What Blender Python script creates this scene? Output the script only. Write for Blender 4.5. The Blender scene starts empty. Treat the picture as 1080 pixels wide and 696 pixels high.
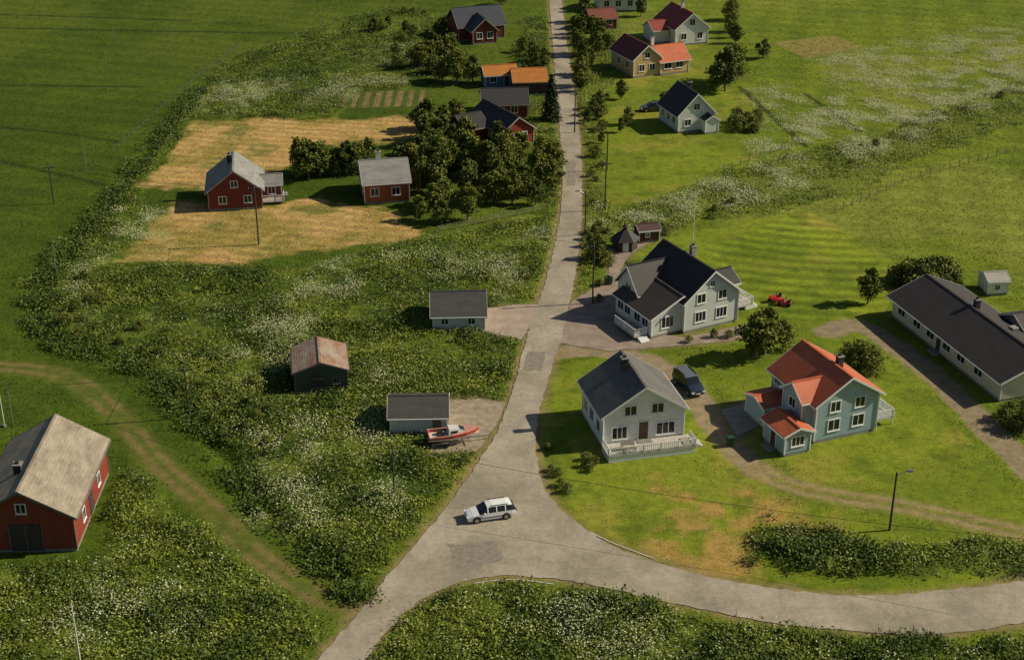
import bpy, math, random
import numpy as np
from mathutils import Vector
from mathutils.geometry import tessellate_polygon
random.seed(7); np.random.seed(7)
sc=bpy.context.scene
# ---------------------------------------------------------------- survey (drone 76 m up)
H=76.0; PITCH=math.radians(25.5); F=1550.0
sp,cp=math.sin(PITCH),math.cos(PITCH)
def G(u,v,z=0.0):
    dx=(u-540)/F; dy=-(v-348)/F
    dz=-sp+dy*cp; t=(z-H)/dz
    return (dx*t,(cp+dy*sp)*t)
def GP(pts): return [G(*p) for p in pts]
# ---------------------------------------------------------------- noise
_g=np.random.RandomState(3).rand(512,512)
def vn(X,Y,s,o=0):
    x=X/s+o*17.3+1000; y=Y/s+o*9.1+1000
    xi=np.floor(x).astype(int); yi=np.floor(y).astype(int)
    fx=x-xi; fy=y-yi; fx=fx*fx*(3-2*fx); fy=fy*fy*(3-2*fy)
    a=_g[xi%512,yi%512]; b=_g[(xi+1)%512,yi%512]; c=_g[xi%512,(yi+1)%512]; d=_g[(xi+1)%512,(yi+1)%512]
    return (a*(1-fx)+b*fx)*(1-fy)+(c*(1-fx)+d*fx)*fy
def fbm(X,Y,s,o=0,n=4):
    r=0;a=.5;t=0
    for i in range(n):
        r=r+a*vn(X,Y,s,o+i*3.7); t+=a; a*=.5; s*=.5
    return r/t
def ss(a,b,x):
    t=np.clip((x-a)/(b-a),0,1); return t*t*(3-2*t)
def sdf(poly,X,Y,margin=6.0):
    P=np.array(poly,float); out=np.full(X.shape,-margin*2.0)
    m=(X>P[:,0].min()-margin)&(X<P[:,0].max()+margin)&(Y>P[:,1].min()-margin)&(Y<P[:,1].max()+margin)
    x=X[m];y=Y[m]
    if x.size==0: return out
    d=np.full(x.shape,1e9); ins=np.zeros(x.shape,bool)
    n=len(P)
    for i in range(n):
        ax,ay=P[i];bx,by=P[(i+1)%n]
        ex,ey=bx-ax,by-ay; L=ex*ex+ey*ey+1e-9
        t=np.clip(((x-ax)*ex+(y-ay)*ey)/L,0,1)
        d=np.minimum(d,(x-ax-t*ex)**2+(y-ay-t*ey)**2)
        if abs(ey)>1e-9:
            c=((ay>y)!=(by>y))&(x<ex*(y-ay)/ey+ax); ins^=c
    d=np.sqrt(d); out[m]=np.where(ins,d,-d); return out
def ldist(line,X,Y,margin=6.0):
    P=np.array(line,float); out=np.full(X.shape,99.0)
    m=(X>P[:,0].min()-margin)&(X<P[:,0].max()+margin)&(Y>P[:,1].min()-margin)&(Y<P[:,1].max()+margin)
    x=X[m];y=Y[m]
    if x.size==0: return out
    d=np.full(x.shape,1e9)
    for i in range(len(P)-1):
        ax,ay=P[i];bx,by=P[i+1]; ex,ey=bx-ax,by-ay; L=ex*ex+ey*ey+1e-9
        t=np.clip(((x-ax)*ex+(y-ay)*ey)/L,0,1)
        d=np.minimum(d,(x-ax-t*ex)**2+(y-ay-t*ey)**2)
    out[m]=np.sqrt(d); return out
def catmull(P,n=6,closed=False):
    out=[];N=len(P)
    rng=range(N) if closed else range(N-1)
    for i in rng:
        p0=P[(i-1)%N] if closed or i>0 else P[0]
        p1=P[i];p2=P[(i+1)%N]
        p3=P[(i+2)%N] if closed or i+2<N else P[-1]
        for k in range(n):
            t=k/n
            out.append(tuple(.5*((2*p1[j])+(-p0[j]+p2[j])*t+(2*p0[j]-5*p1[j]+4*p2[j]-p3[j])*t*t+(-p0[j]+3*p1[j]-3*p2[j]+p3[j])*t**3) for j in range(2)))
    if not closed: out.append(tuple(P[-1]))
    return out
# ---------------------------------------------------------------- materials
def newmat(name):
    m=bpy.data.materials.new(name); m.use_nodes=True
    nt=m.node_tree; b=nt.nodes['Principled BSDF']; return m,nt,b
def N(nt,t,**k):
    n=nt.nodes.new(t)
    for a,v in k.items(): setattr(n,a,v)
    return n
def mixc(nt,a,b,fac,mode='MIX'):
    n=N(nt,'ShaderNodeMix',data_type='RGBA',blend_type=mode)
    for s,v in ((6,a),(7,b),(0,fac)):
        if hasattr(v,'is_linked') or hasattr(v,'links'): nt.links.new(v,n.inputs[s])
        else: n.inputs[s].default_value=v
    return n.outputs[2]
def ramp(nt,src,a,b):
    n=N(nt,'ShaderNodeMapRange'); n.inputs[1].default_value=a; n.inputs[2].default_value=b
    nt.links.new(src,n.inputs[0]); return n.outputs[0]
def noise(nt,scale,detail=4,rough=.6,scl=None):
    tc=N(nt,'ShaderNodeTexCoord'); n=N(nt,'ShaderNodeTexNoise'); n.inputs['Scale'].default_value=scale
    n.inputs['Detail'].default_value=detail; n.inputs['Roughness'].default_value=rough
    if scl:
        mp=N(nt,'ShaderNodeMapping'); mp.inputs['Scale'].default_value=scl
        nt.links.new(tc.outputs['Object'],mp.inputs[0]); nt.links.new(mp.outputs[0],n.inputs['Vector'])
    else: nt.links.new(tc.outputs['Object'],n.inputs['Vector'])
    return n.outputs['Fac']
def c4(c,k=1): return (c[0]*k,c[1]*k,c[2]*k,1)
def bump(nt,b,h,st=.3,d=.05):
    n=N(nt,'ShaderNodeBump'); n.inputs['Strength'].default_value=st; n.inputs['Distance'].default_value=d
    nt.links.new(h,n.inputs['Height']); nt.links.new(n.outputs[0],b.inputs['Normal'])
_mc={}
def plain(name,col,rough=.6,metal=0,var=.25,scale=1.5):
    if name in _mc: return _mc[name]
    m,nt,b=newmat(name)
    f=ramp(nt,noise(nt,scale,4),.3,.7)
    nt.links.new(mixc(nt,c4(col,1-var),c4(col,1+var*.4),f),b.inputs['Base Color'])
    b.inputs['Roughness'].default_value=rough; b.inputs['Metallic'].default_value=metal
    _mc[name]=m; return m
def wallm(name,col,dirt=.35,vertical=False):
    if name in _mc: return _mc[name]
    m,nt,b=newmat(name)
    tc=N(nt,'ShaderNodeTexCoord'); w=N(nt,'ShaderNodeTexWave'); w.bands_direction='Z' if not vertical else 'DIAGONAL'
    w.inputs['Scale'].default_value=1.6; w.inputs['Distortion'].default_value=.3
    w.wave_profile='SAW'
    nt.links.new(tc.outputs['Object'],w.inputs['Vector'])
    st=ramp(nt,noise(nt,1.2,5,.7,scl=(1,1,.25) if vertical else (.6,.6,1.5)),.35,.75)
    n2=N(nt,'ShaderNodeMath',operation='MULTIPLY'); n2.inputs[1].default_value=dirt
    nt.links.new(st,n2.inputs[0])
    c=mixc(nt,c4(col),c4((col[0]*.55,col[1]*.53,col[2]*.48),1),n2.outputs[0])
    gv=ramp(nt,w.outputs['Fac'],.0,.25)
    c2=mixc(nt,c4((.72,.72,.72)),c4((1,1,1)),gv)
    c=mixc(nt,c,c2,1.0,'MULTIPLY')
    nt.links.new(c,b.inputs['Base Color']); b.inputs['Roughness'].default_value=.7
    bump(nt,b,w.outputs['Fac'],.5,.03)
    _mc[name]=m; return m
def roofm(name,col,col2=None,rough=.65,stain=.5,ax='X',sc_=1.9):
    key=name+ax
    if key in _mc: return _mc[key]
    m,nt,b=newmat(key)
    col2=col2 or tuple(c*.5 for c in col)
    tc=N(nt,'ShaderNodeTexCoord')
    def wv(d,s):
        w=N(nt,'ShaderNodeTexWave'); w.bands_direction=d; w.inputs['Scale'].default_value=s; w.inputs['Distortion'].default_value=.2
        nt.links.new(tc.outputs['Object'],w.inputs['Vector']); return w.outputs['Fac']
    a=wv('X',1.05*sc_); c=wv('Y',1.05*sc_)
    mm=N(nt,'ShaderNodeMath',operation='ADD'); nt.links.new(a,mm.inputs[0]); nt.links.new(c,mm.inputs[1])
    st=ramp(nt,noise(nt,.7,6,.7,scl=(1.6,.6,1) if ax=='Y' else (.6,1.6,1)),.38,.68)
    n2=N(nt,'ShaderNodeMath',operation='MULTIPLY'); n2.inputs[1].default_value=stain; nt.links.new(st,n2.inputs[0])
    cc=mixc(nt,c4(col),c4(col2),n2.outputs[0])
    g=ramp(nt,mm.outputs[0],.1,.7); c2=mixc(nt,(.82,.82,.82,1),(1,1,1,1),g)
    cc=mixc(nt,cc,c2,1.0,'MULTIPLY')
    fn=ramp(nt,noise(nt,14,2,.7),.3,.7); cc=mixc(nt,cc,mixc(nt,(.75,.75,.75,1),(1.15,1.15,1.15,1),fn),1.0,'MULTIPLY')
    nt.links.new(cc,b.inputs['Base Color']); b.inputs['Roughness'].default_value=rough
    bump(nt,b,mm.outputs[0],.2,.03)
    _mc[key]=m; return m
def glassm():
    m,nt,b=newmat('window_glass'); b.inputs['Base Color'].default_value=(.012,.016,.02,1)
    b.inputs['Roughness'].default_value=.08; b.inputs['Specular IOR Level'].default_value=.6
    return m
GL=glassm()
WHITE=plain('white_paint',(.74,.75,.73),.5,var=.12)
TRIM=plain('white_trim',(.76,.77,.75),.5,var=.08,scale=4)
CONC=plain('concrete',(.26,.25,.23),.85)
WOOD=plain('grey_wood',(.17,.15,.13),.85,scale=3)
DKWOOD=plain('dark_wood',(.05,.04,.035),.8,scale=3)
DECK=plain('pale_deck_boards',(.52,.48,.42),.7,scale=2)
RUB=plain('rubber',(.015,.015,.015),.8)
STEEL=plain('galvanised_steel',(.4,.41,.42),.4,.7)
BRICKC=plain('chimney_dark',(.035,.033,.03),.85,scale=5)
# ---------------------------------------------------------------- mesh helpers
def mesh_obj(name,verts,faces,mats,fm=None,parent=None):
    me=bpy.data.meshes.new(name); me.from_pydata(verts,[],faces); me.update()
    for m in mats: me.materials.append(m)
    if fm is not None:
        for p,i in zip(me.polygons,fm): p.material_index=i
    o=bpy.data.objects.new(name,me); sc.collection.objects.link(o)
    if parent: o.parent=parent
    return o
class Bld:
    def __init__(s,name,loc,rot=0,scale=1):
        s.e=bpy.data.objects.new(name,None); s.e.empty_display_size=.5; sc.collection.objects.link(s.e)
        s.e.location=(loc[0],loc[1],loc[2] if len(loc)>2 else 0); s.e.rotation_euler=(0,0,rot); s.e.scale=(scale,)*3
        s.p={}
    def poly(s,part,mat,V,Fc):
        d=s.p.setdefault(part,[[],[],[],[]])
        if mat not in d[2]: d[2].append(mat)
        o=len(d[0]); d[0]+= [tuple(v) for v in V]; d[1]+=[tuple(i+o for i in f) for f in Fc]; d[3]+=[d[2].index(mat)]*len(Fc)
    def box(s,part,mat,x0,x1,y0,y1,z0,z1):
        if x0>x1:x0,x1=x1,x0
        if y0>y1:y0,y1=y1,y0
        V=[(x0,y0,z0),(x1,y0,z0),(x1,y1,z0),(x0,y1,z0),(x0,y0,z1),(x1,y0,z1),(x1,y1,z1),(x0,y1,z1)]
        s.poly(part,mat,V,[(0,3,2,1),(4,5,6,7),(0,1,5,4),(1,2,6,5),(2,3,7,6),(3,0,4,7)])
    def cyl(s,part,mat,c0,c1,r0,r1=None,n=10):
        r1=r0 if r1 is None else r1
        a=Vector(c0);b=Vector(c1);d=(b-a).normalized(); t=Vector((0,0,1)) if abs(d.z)<.9 else Vector((1,0,0))
        x=d.cross(t).normalized();y=d.cross(x)
        V=[a+(x*math.cos(2*math.pi*i/n)+y*math.sin(2*math.pi*i/n))*r0 for i in range(n)]+[b+(x*math.cos(2*math.pi*i/n)+y*math.sin(2*math.pi*i/n))*r1 for i in range(n)]
        Fc=[(i,i+n,(i+1)%n+n,(i+1)%n) for i in range(n)]+[tuple(range(n)),tuple(range(2*n-1,n-1,-1))]
        s.poly(part,mat,V,Fc)
    def done(s,bevel=0):
        for k,(V,Fc,M,fm) in s.p.items():
            o=mesh_obj(k,V,Fc,M,fm,s.e)
            if bevel and k in('body',):
                md=o.modifiers.new('b','BEVEL'); md.width=bevel; md.segments=3; md.limit_method='ANGLE'; md.angle_limit=math.radians(20)
        return s.e
PADS=[]
def side_box(b,part,mat,side,R,s0,s1,n0,n1,z0,z1):
    x0,y0,W,D=R
    if side=='f': b.box(part,mat,x0+s0,x0+s1,y0-n0,y0-n1,z0,z1)
    if side=='b': b.box(part,mat,x0+s0,x0+s1,y0+D+n0,y0+D+n1,z0,z1)
    if side=='l': b.box(part,mat,x0-n0,x0-n1,y0+s0,y0+s1,z0,z1)
    if side=='r': b.box(part,mat,x0+W+n0,x0+W+n1,y0+s0,y0+s1,z0,z1)
def window(b,R,side,s,z,w=1.1,h=1.2,frame=TRIM,mull=1):
    t=.1
    side_box(b,'window_glass',GL,side,R,s-w/2,s+w/2,-.05,.025,z,z+h)
    for (a,c,d,e) in ((s-w/2-t,s-w/2,z-t,z+h+t),(s+w/2,s+w/2+t,z-t,z+h+t),(s-w/2,s+w/2,z-t,z),(s-w/2,s+w/2,z+h,z+h+t)):
        side_box(b,'window_frames',frame,side,R,a,c,-.03,.07,d,e)
    for i in range(mull):
        c=s-w/2+w*(i+1)/(mull+1); side_box(b,'window_frames',frame,side,R,c-.035,c+.035,-.02,.05,z,z+h)
    side_box(b,'window_sills',frame,side,R,s-w/2-.15,s+w/2+.15,-.01,.12,z-.14,z-.102)
def door(b,R,side,s,w=.95,h=2.05,col=DKWOOD,z=.25):
    side_box(b,'door',col,side,R,s-w/2,s+w/2,-.05,.03,z,z+h)
    for a,c in ((s-w/2-.1,s-w/2),(s+w/2,s+w/2+.1)): side_box(b,'door_frame',TRIM,side,R,a,c,-.03,.06,z,z+h+.1)
    side_box(b,'door_frame',TRIM,side,R,s-w/2,s+w/2,-.03,.06,z+h,z+h+.1)
    side_box(b,'door_step',CONC,side,R,s-.8,s+.8,.0,.9,-.1,z)
def gable(b,x0,y0,W,D,wh,rh,ridge,wall,roof,trim=TRIM,ov=.4,found=.3,corners=True,th=.14):
    R=(x0,y0,W,D)
    V=[(x0,y0,found),(x0+W,y0,found),(x0+W,y0+D,found),(x0,y0+D,found),(x0,y0,wh),(x0+W,y0,wh),(x0+W,y0+D,wh),(x0,y0+D,wh)]
    if ridge=='y':
        V+=[(x0+W/2,y0,wh+rh),(x0+W/2,y0+D,wh+rh)]
        Fc=[(0,1,5,8,4),(2,3,7,9,6),(1,2,6,5),(3,0,4,7)]
    else:
        V+=[(x0,y0+D/2,wh+rh),(x0+W,y0+D/2,wh+rh)]
        Fc=[(0,1,5,4),(2,3,7,6),(1,2,6,9,5),(3,0,4,8,7)]
    b.poly('walls',wall,V,Fc)
    b.box('foundation',CONC,x0+.03,x0+W-.03,y0+.03,y0+D-.03,-.4,found+.01)
    half=(W if ridge=='y' else D)/2; k=rh/half; L=(D if ridge=='y' else W)
    zo=.01
    prof=[(-half-ov,wh-ov*k+zo),(0,wh+rh+zo),(half+ov,wh-ov*k+zo)]
    pr=[(a,z) for a,z in prof]+[(a,z+th*math.sqrt(1+k*k)) for a,z in reversed(prof)]
    VV=[]
    for t in (-ov,L+ov):
        for a,z in pr:
            VV.append((x0+W/2+a,y0+t,z) if ridge=='y' else (x0+t,y0+D/2+a,z))
    Fc=[(0,1,4,5),(1,2,3,4),(6,11,10,7),(7,10,9,8)]+[(i,i+6,(i+1)%6+6,(i+1)%6) for i in range(6)]
    b.poly('roof',roof,VV,Fc)
    zt=th*math.sqrt(1+k*k)
    for t,tt in ((-ov-.03,-ov-.002),(L+ov+.002,L+ov+.03)):
        for sgn in (-1,1):
            e=(sgn*(half+ov),wh-ov*k+zo); a=(0,wh+rh+zo)
            q=[(e[0],e[1]-.06),(a[0],a[1]-.06),(a[0],a[1]+zt+.03),(e[0],e[1]+zt+.03)]
            VV=[]
            for y in (t,tt):
                for p in q: VV.append((x0+W/2+p[0],y0+y,p[1]) if ridge=='y' else (x0+y,y0+D/2+p[0],p[1]))
            b.poly('bargeboards',trim,VV,[(0,1,2,3),(7,6,5,4),(0,4,5,1),(1,5,6,2),(2,6,7,3),(3,7,4,0)])
    for sgn in (-1,1):
        a=sgn*(half+ov+.06); z=wh-ov*k+.02
        if ridge=='y': b.box('gutters',trim,x0+W/2+a-.05,x0+W/2+a+.05,y0-ov,y0+L+ov,z-.06,z+.08)
        else: b.box('gutters',trim,x0-ov,x0+L+ov,y0+D/2+a-.05,y0+D/2+a+.05,z-.06,z+.08)
    zr=wh+rh+zo+zt
    if ridge=='y': b.box('ridge_cap',roof,x0+W/2-.13,x0+W/2+.13,y0-ov,y0+L+ov,zr-.06,zr+.035)
    else: b.box('ridge_cap',roof,x0-ov,x0+L+ov,y0+D/2-.13,y0+D/2+.13,zr-.06,zr+.035)
    if corners:
        for cx in (x0,x0+W):
            for cy in (y0,y0+D):
                b.box('corner_boards',trim,cx-.07 if cx==x0 else cx-.05,cx+.05 if cx==x0 else cx+.07,cy-.07 if cy==y0 else cy-.05,cy+.05 if cy==y0 else cy+.07,found,wh-.1*k-.05)
    return R
def chimney(b,x,y,z0,z1,w=.6,mat=BRICKC,cap=True):
    b.box('chimney',mat,x-w/2,x+w/2,y-w/2,y+w/2,z0,z1)
    if cap:
        b.box('chimney_cap',CONC,x-w/2-.08,x+w/2+.08,y-w/2-.08,y+w/2+.08,z1+.002,z1+.1)
        b.box('chimney_pot',BRICKC,x-.15,x+.15,y-.15,y+.15,z1+.102,z1+.35)
def start(name,p0,p1):
    a=G(*p0);c=G(*p1); ang=math.atan2(c[1]-a[1],c[0]-a[0]); W=math.hypot(c[0]-a[0],c[1]-a[1])
    return Bld(name,a,ang),W,a,ang
def addpad(a,ang,x0,x1,y0,y1): PADS.append((a[0],a[1],ang,x0,x1,y0,y1))
def rail(b,x0,y0,x1,y1,z0,h=.95,mat=TRIM,step=.22):
    L=math.hypot(x1-x0,y1-y0); n=max(1,int(L/1.6)); dx,dy=(x1-x0)/L,(y1-y0)/L
    for i in range(n+1):
        x=x0+dx*L*i/n;y=y0+dy*L*i/n; b.box('railing_posts',mat,x-.05,x+.05,y-.05,y+.05,z0,z0+h+.03)
    ax=.03; k=int(L/step)
    if abs(dx)>abs(dy):
        b.box('railing',mat,x0,x1,y0-ax,y0+ax,z0+h-.09,z0+h); b.box('railing',mat,x0,x1,y0-.02,y0+.02,z0+.1,z0+.17)
        for i in range(1,k):
            x=x0+(x1-x0)*i/k; b.box('railing_pickets',mat,x-.04,x+.04,y0-.015,y0+.015,z0+.17,z0+h-.09)
    else:
        b.box('railing',mat,x0-ax,x0+ax,y0,y1,z0+h-.09,z0+h); b.box('railing',mat,x0-.02,x0+.02,y0,y1,z0+.1,z0+.17)
        for i in range(1,k):
            y=y0+(y1-y0)*i/k; b.box('railing_pickets',mat,x0-.015,x0+.015,y-.04,y+.04,z0+.17,z0+h-.09)
def downpipe(b,x,y,z): b.cyl('downpipes',TRIM,(x,y,.1),(x,y,z),.045,n=6)
# ================================================================ BUILDINGS
RB=lambda ax:roofm('weathered_sheet_roof',(.38,.32,.24),(.15,.12,.09),ax=ax,stain=.8,sc_=1.0)
b,W,a,ang=start('red_barn',(-22,583),(80,581))
W=8.9
barnred=wallm('barn_red_boards',(.27,.045,.022),.8,True)
R=gable(b,0,0,W,13.5,3.9,2.6,'y',barnred,RB('Y'),trim=WOOD,ov=.45)
for s,z in ((3.4,1.3),(9.6,1.3)): window(b,R,'r',s,z,.9,1.1)
side_box(b,'barn_side_door',DKWOOD,'r',R,5.6,7.0,0,.05,.25,2.3)
window(b,R,'f',4.4,4.2,.8,.9); side_box(b,'barn_doors',DKWOOD,'f',R,3,6,0,.06,.2,3)
for x in(2.97,5.97,4.47): side_box(b,'door_battens',WOOD,'f',R,x,x+.08,.062,.1,.2,3)
chimney(b,3.3,4.2,5.2,6.8,.7)
addpad(a,ang,0,W,0,13.5); b.done()
b,W,a,ang=start('weathered_shed',(312,416),(367,412))
rusty=roofm('rusty_sheet_roof',(.36,.31,.25),(.27,.095,.035),ax='Y',stain=1.0,sc_=1.0)
R=gable(b,0,0,W,6.2,2.6,1.05,'y',wallm('dark_green_boards',(.06,.085,.055),.8,True),rusty,trim=WOOD,ov=.22)
side_box(b,'plank_door',DKWOOD,'f',R,1.8,3.2,0,.05,.15,2.2); side_box(b,'door_battens',WOOD,'f',R,1.8,3.2,.052,.08,1.7,1.85); side_box(b,'door_battens',WOOD,'f',R,1.8,3.2,.052,.08,.5,.65)
window(b,R,'f',4.5,1.1,.6,.6,WOOD)
addpad(a,ang,0,W,0,6.2); b.done()
DK=lambda ax:roofm('dark_sheet_roof',(.055,.053,.05),(.10,.095,.085),ax=ax,stain=.6)
b,W,a,ang=start('white_garage',(457,350),(511,349))
gw=wallm('garage_white',(.70,.71,.68),.5)
R=gable(b,0,0,W,6.6,2.1,1.6,'x',gw,DK('X'),ov=.35)
window(b,R,'f',1.4,1.0,.8,.7); side_box(b,'garage_door',WOOD,'r',R,1.5,4.5,0,.05,.1,2.0)
for z in (.6,1.1,1.6): side_box(b,'door_panels',TRIM,'r',R,1.5,4.5,.052,.07,z,z+.04)
window(b,R,'f',4.6,1.0,.8,.7)
addpad(a,ang,0,W,0,7); b.done()
b,W,a,ang=start('white_garage',(412,458),(471,457))
R=gable(b,0,0,W,5.0,2.0,1.1,'x',gw,DK('X'),ov=.3)
side_box(b,'garage_door',WHITE,'r',R,1.2,4.2,0,.05,.1,1.95); side_box(b,'side_door',WOOD,'f',R,4.4,5.3,0,.05,.2,1.9)
for z in (.6,1.1,1.6): side_box(b,'door_panels',STEEL,'r',R,1.2,4.2,.052,.07,z,z+.03)
addpad(a,ang,0,W,0,5.4); b.done()
# front white house
b,W,a,ang=start('white_house',(636,475),(719,465))
white=wallm('white_boards',(.76,.77,.74),.3)
RY=roofm('slate_grey_roof',(.15,.145,.135),(.065,.063,.06),ax='Y',stain=.7)
D=7.8
R=gable(b,0,0,W,D,4.1,2.75,'y',white,RY,ov=.45)
for s in (W*.33,W*.67): window(b,R,'f',s,3.8,1.2,1.0,mull=1)
window(b,R,'f',W*.2,1.2,1.5,1.3,mull=2); window(b,R,'f',W*.78,1.2,1.9,1.3,mull=2); door(b,R,'f',W*.5,1.0,2.0,plain('brown_door',(.12,.06,.03)),.85)
for s in (1.8,4.2,6.4): window(b,R,'l',s,1.4,1.1,1.2)
for s in (2.2,5.8): window(b,R,'r',s,1.4,1.1,1.2)
downpipe(b,-.1,-.12,3.8); downpipe(b,W+.1,-.12,3.8)
chimney(b,W/2-.7,D*.62,6.0,7.8,.65)
x0,x1=-.2,W+.6
b.box('deck',DECK,x0,x1,-2.6,-.08,.62,.8)
b.box('deck_skirt',TRIM,x0+.05,x1-.05,-2.55,-2.5,0,.6); b.box('deck_skirt',TRIM,x0+.02,x0+.07,-2.48,-.1,0,.6); b.box('deck_skirt',TRIM,x1-.07,x1-.02,-2.48,-.1,0,.6)
rail(b,x0+.05,-2.55,x1-.05,-2.55,.8,.85); rail(b,x0+.05,-2.45,x0+.05,-.15,.8,.85); rail(b,x1-.05,-2.45,x1-.05,-.9,.8,.85)
for i in range(4): b.box('deck_steps',DECK,x1+.0+i*.3,x1+.28+i*.3,-1.6,-.2,0,.6-.16*i)
b.box('garden_table',WOOD,1.4,2.8,-1.9,-1.1,1.45,1.5)
for x in (1.5,2.7):
    for y in(-1.8,-1.2): b.box('garden_table_legs',WOOD,x-.03,x+.03,y-.03,y+.03,.8,1.45)
b.box('garden_bench',WOOD,1.4,2.8,-2.35,-2.05,1.2,1.25); b.box('garden_bench',WOOD,1.45,1.5,-2.3,-2.1,.8,1.2); b.box('garden_bench',WOOD,2.7,2.75,-2.3,-2.1,.8,1.2)
addpad(a,ang,-.3,W+1,-2.7,D); b.done()
# orange-roofed house
b,W,a,ang=start('blue_grey_house',(858,468),(922,454))
W=max(W,6.9); D=8.6
bl=wallm('pale_blue_boards',(.33,.45,.50),.3); OR=roofm('orange_tile_roof',(.58,.14,.05),(.38,.085,.035),ax='Y',stain=.7)
ORX=roofm('orange_tile_roof',(.58,.14,.05),(.38,.085,.035),ax='X',stain=.7)
R=gable(b,0,0,W,D,4.7,2.35,'y',bl,OR,ov=.5)
for s in (W*.3,W*.7):
    window(b,R,'f',s,3.4,1.1,1.1); window(b,R,'f',s,1.2,1.3,1.2)
for s in (5.6,7.6): window(b,R,'l',s,3.3,1.0,1.0); window(b,R,'l',s,1.2,1.0,1.1)
R2=gable(b,-1.2,.9,4.8,3.6,4.7,1.3,'x',bl,ORX,ov=.3)
window(b,R2,'l',1.8,3.3,1.1,1.0)
R3=gable(b,-4.3,-1.2,3.0,4.0,2.5,.6,'y',bl,OR,ov=.35)
window(b,R3,'f',1.5,1.1,1.4,1.0,mull=2); door(b,R3,'l',2.2)
chimney(b,W/2+.6,D*.35,6.1,7.9,.6); downpipe(b,W+.1,-.12,4.4)
R4=gable(b,-3.2,4.8,3.1,3.6,2.4,.5,'x',bl,ORX,ov=.25)
b.box('terrace',DECK,W+.08,W+2.6,.4,4.4,.8,.95)
for x in (W+.15,W+2.5):
    for y in (.45,2.4,4.3): b.box('terrace_posts',WHITE,x,x+.1,y,y+.1,0,.8)
rail(b,W+2.55,.4,W+2.55,4.4,.95,mat=WHITE,step=.16); rail(b,W+.1,.42,W+2.5,.42,.95,mat=WHITE,step=.16)
addpad(a,ang,-4.4,W+2.7,-1.3,D); b.done()
# large house with black roof
b,W,a,ang=start('large_white_house',(721,352),(776,339))
W=max(W,6.7); D=10.5
wg=wallm('pale_mint_boards',(.64,.69,.65),.3); BK=lambda ax:roofm('black_tile_roof',(.022,.02,.019),(.045,.038,.032),ax=ax,stain=.6)
BR=roofm('brown_black_tile_roof',(.08,.06,.048),(.04,.031,.026),ax='Y',stain=.6)
R=gable(b,0,0,W,D,4.3,3.1,'y',wg,BK('Y'),ov=.5)
for s in (W*.3,W*.7): window(b,R,'f',s,3.6,1.1,1.1); window(b,R,'f',s,1.2,1.4,1.2,mull=2)
window(b,R,'f',W/2,5.5,.6,.6)
R2=gable(b,-4.2,.6,8.2,8.0,2.7,2.0,'y',wg,BR,ov=.4)
for s in (1.4,3.2,5.4,7.0): window(b,R2,'l',s,1.1,1.2,1.2)
window(b,R2,'f',2.2,1.1,1.6,1.3,mull=2)
R2b=gable(b,-3.0,5.6,6,4.6,3.8,2.5,'x',wg,BK('X'),ov=.4); window(b,R2b,'l',2.3,3.0,1.2,1.1)
chimney(b,W/2+.9,D*.55,6.4,8.3,.6,CONC); downpipe(b,W+.1,-.12,4)
R5=gable(b,W+.02,4.2,3.0,4.0,3.0,1.1,'x',wg,BK('X'),ov=.3); window(b,R5,'f',1.5,1.2,1.2,1.2)
b.box('terrace',DECK,W+.1,W+3.0,.8,4.1,1.3,1.45); rail(b,W+2.95,.8,W+2.95,4.0,1.45); rail(b,W+.1,.85,W+2.9,.85,1.45)
for i in range(6): b.box('stairs',TRIM,W+3.02+i*.3,W+3.3+i*.3,2.2,3.4,0,1.3-.2*i)
b.box('entrance_deck',DECK,-6.3,-4.6,1.0,5.5,.4,.55); rail(b,-6.25,1.0,-6.25,5.5,.55,step=.18); rail(b,-6.2,1.02,-4.65,1.02,.55,step=.18)
for i in range(3): b.box('stairs',TRIM,-5.9,-4.7,.96-.3*(i+1),.94-.3*i,0,.4-.13*i)
addpad(a,ang,-6.4,W+5.0,-1,D); b.done()
c=G(659,262); b=Bld('grill_hut',c)
V=[]
for z,r in ((0,1.7),(1.6,1.7)): V+=[(r*math.cos(i*math.pi/3),r*math.sin(i*math.pi/3),z) for i in range(6)]
b.poly('walls',DKWOOD,V,[(i,(i+1)%6,(i+1)%6+6,i+6) for i in range(6)])
V=[(2.1*math.cos(i*math.pi/3),2.1*math.sin(i*math.pi/3),1.5) for i in range(6)]+[(.3*math.cos(i*math.pi/3),.3*math.sin(i*math.pi/3),2.9) for i in range(6)]
b.poly('roof',BK('Y'),V,[(i,(i+1)%6,(i+1)%6+6,i+6) for i in range(6)]+[(0,5,4,3,2,1)])
V=[(.5*math.cos(i*math.pi/3),.5*math.sin(i*math.pi/3),3.1) for i in range(6)]+[(0,0,3.7)]
b.poly('cowl',BK('Y'),V,[(i,(i+1)%6,6) for i in range(6)]+[(5,4,3,2,1,0)])
b.box('door',WHITE,-.4,.4,-1.54,-1.48,.1,1.4); addpad(c,0,-2,2,-2,2); b.done()
b,W,a,ang=start('brown_shed',(674,257),(695,255))
R=gable(b,0,0,W,2.2,1.8,.5,'x',plain('brown_boards',(.08,.03,.02),.8),roofm('brown_roof',(.09,.04,.03),ax='X'),ov=.2); window(b,R,'f',1.2,.9,.5,.5); addpad(a,ang,0,W,0,3); b.done()
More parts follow.
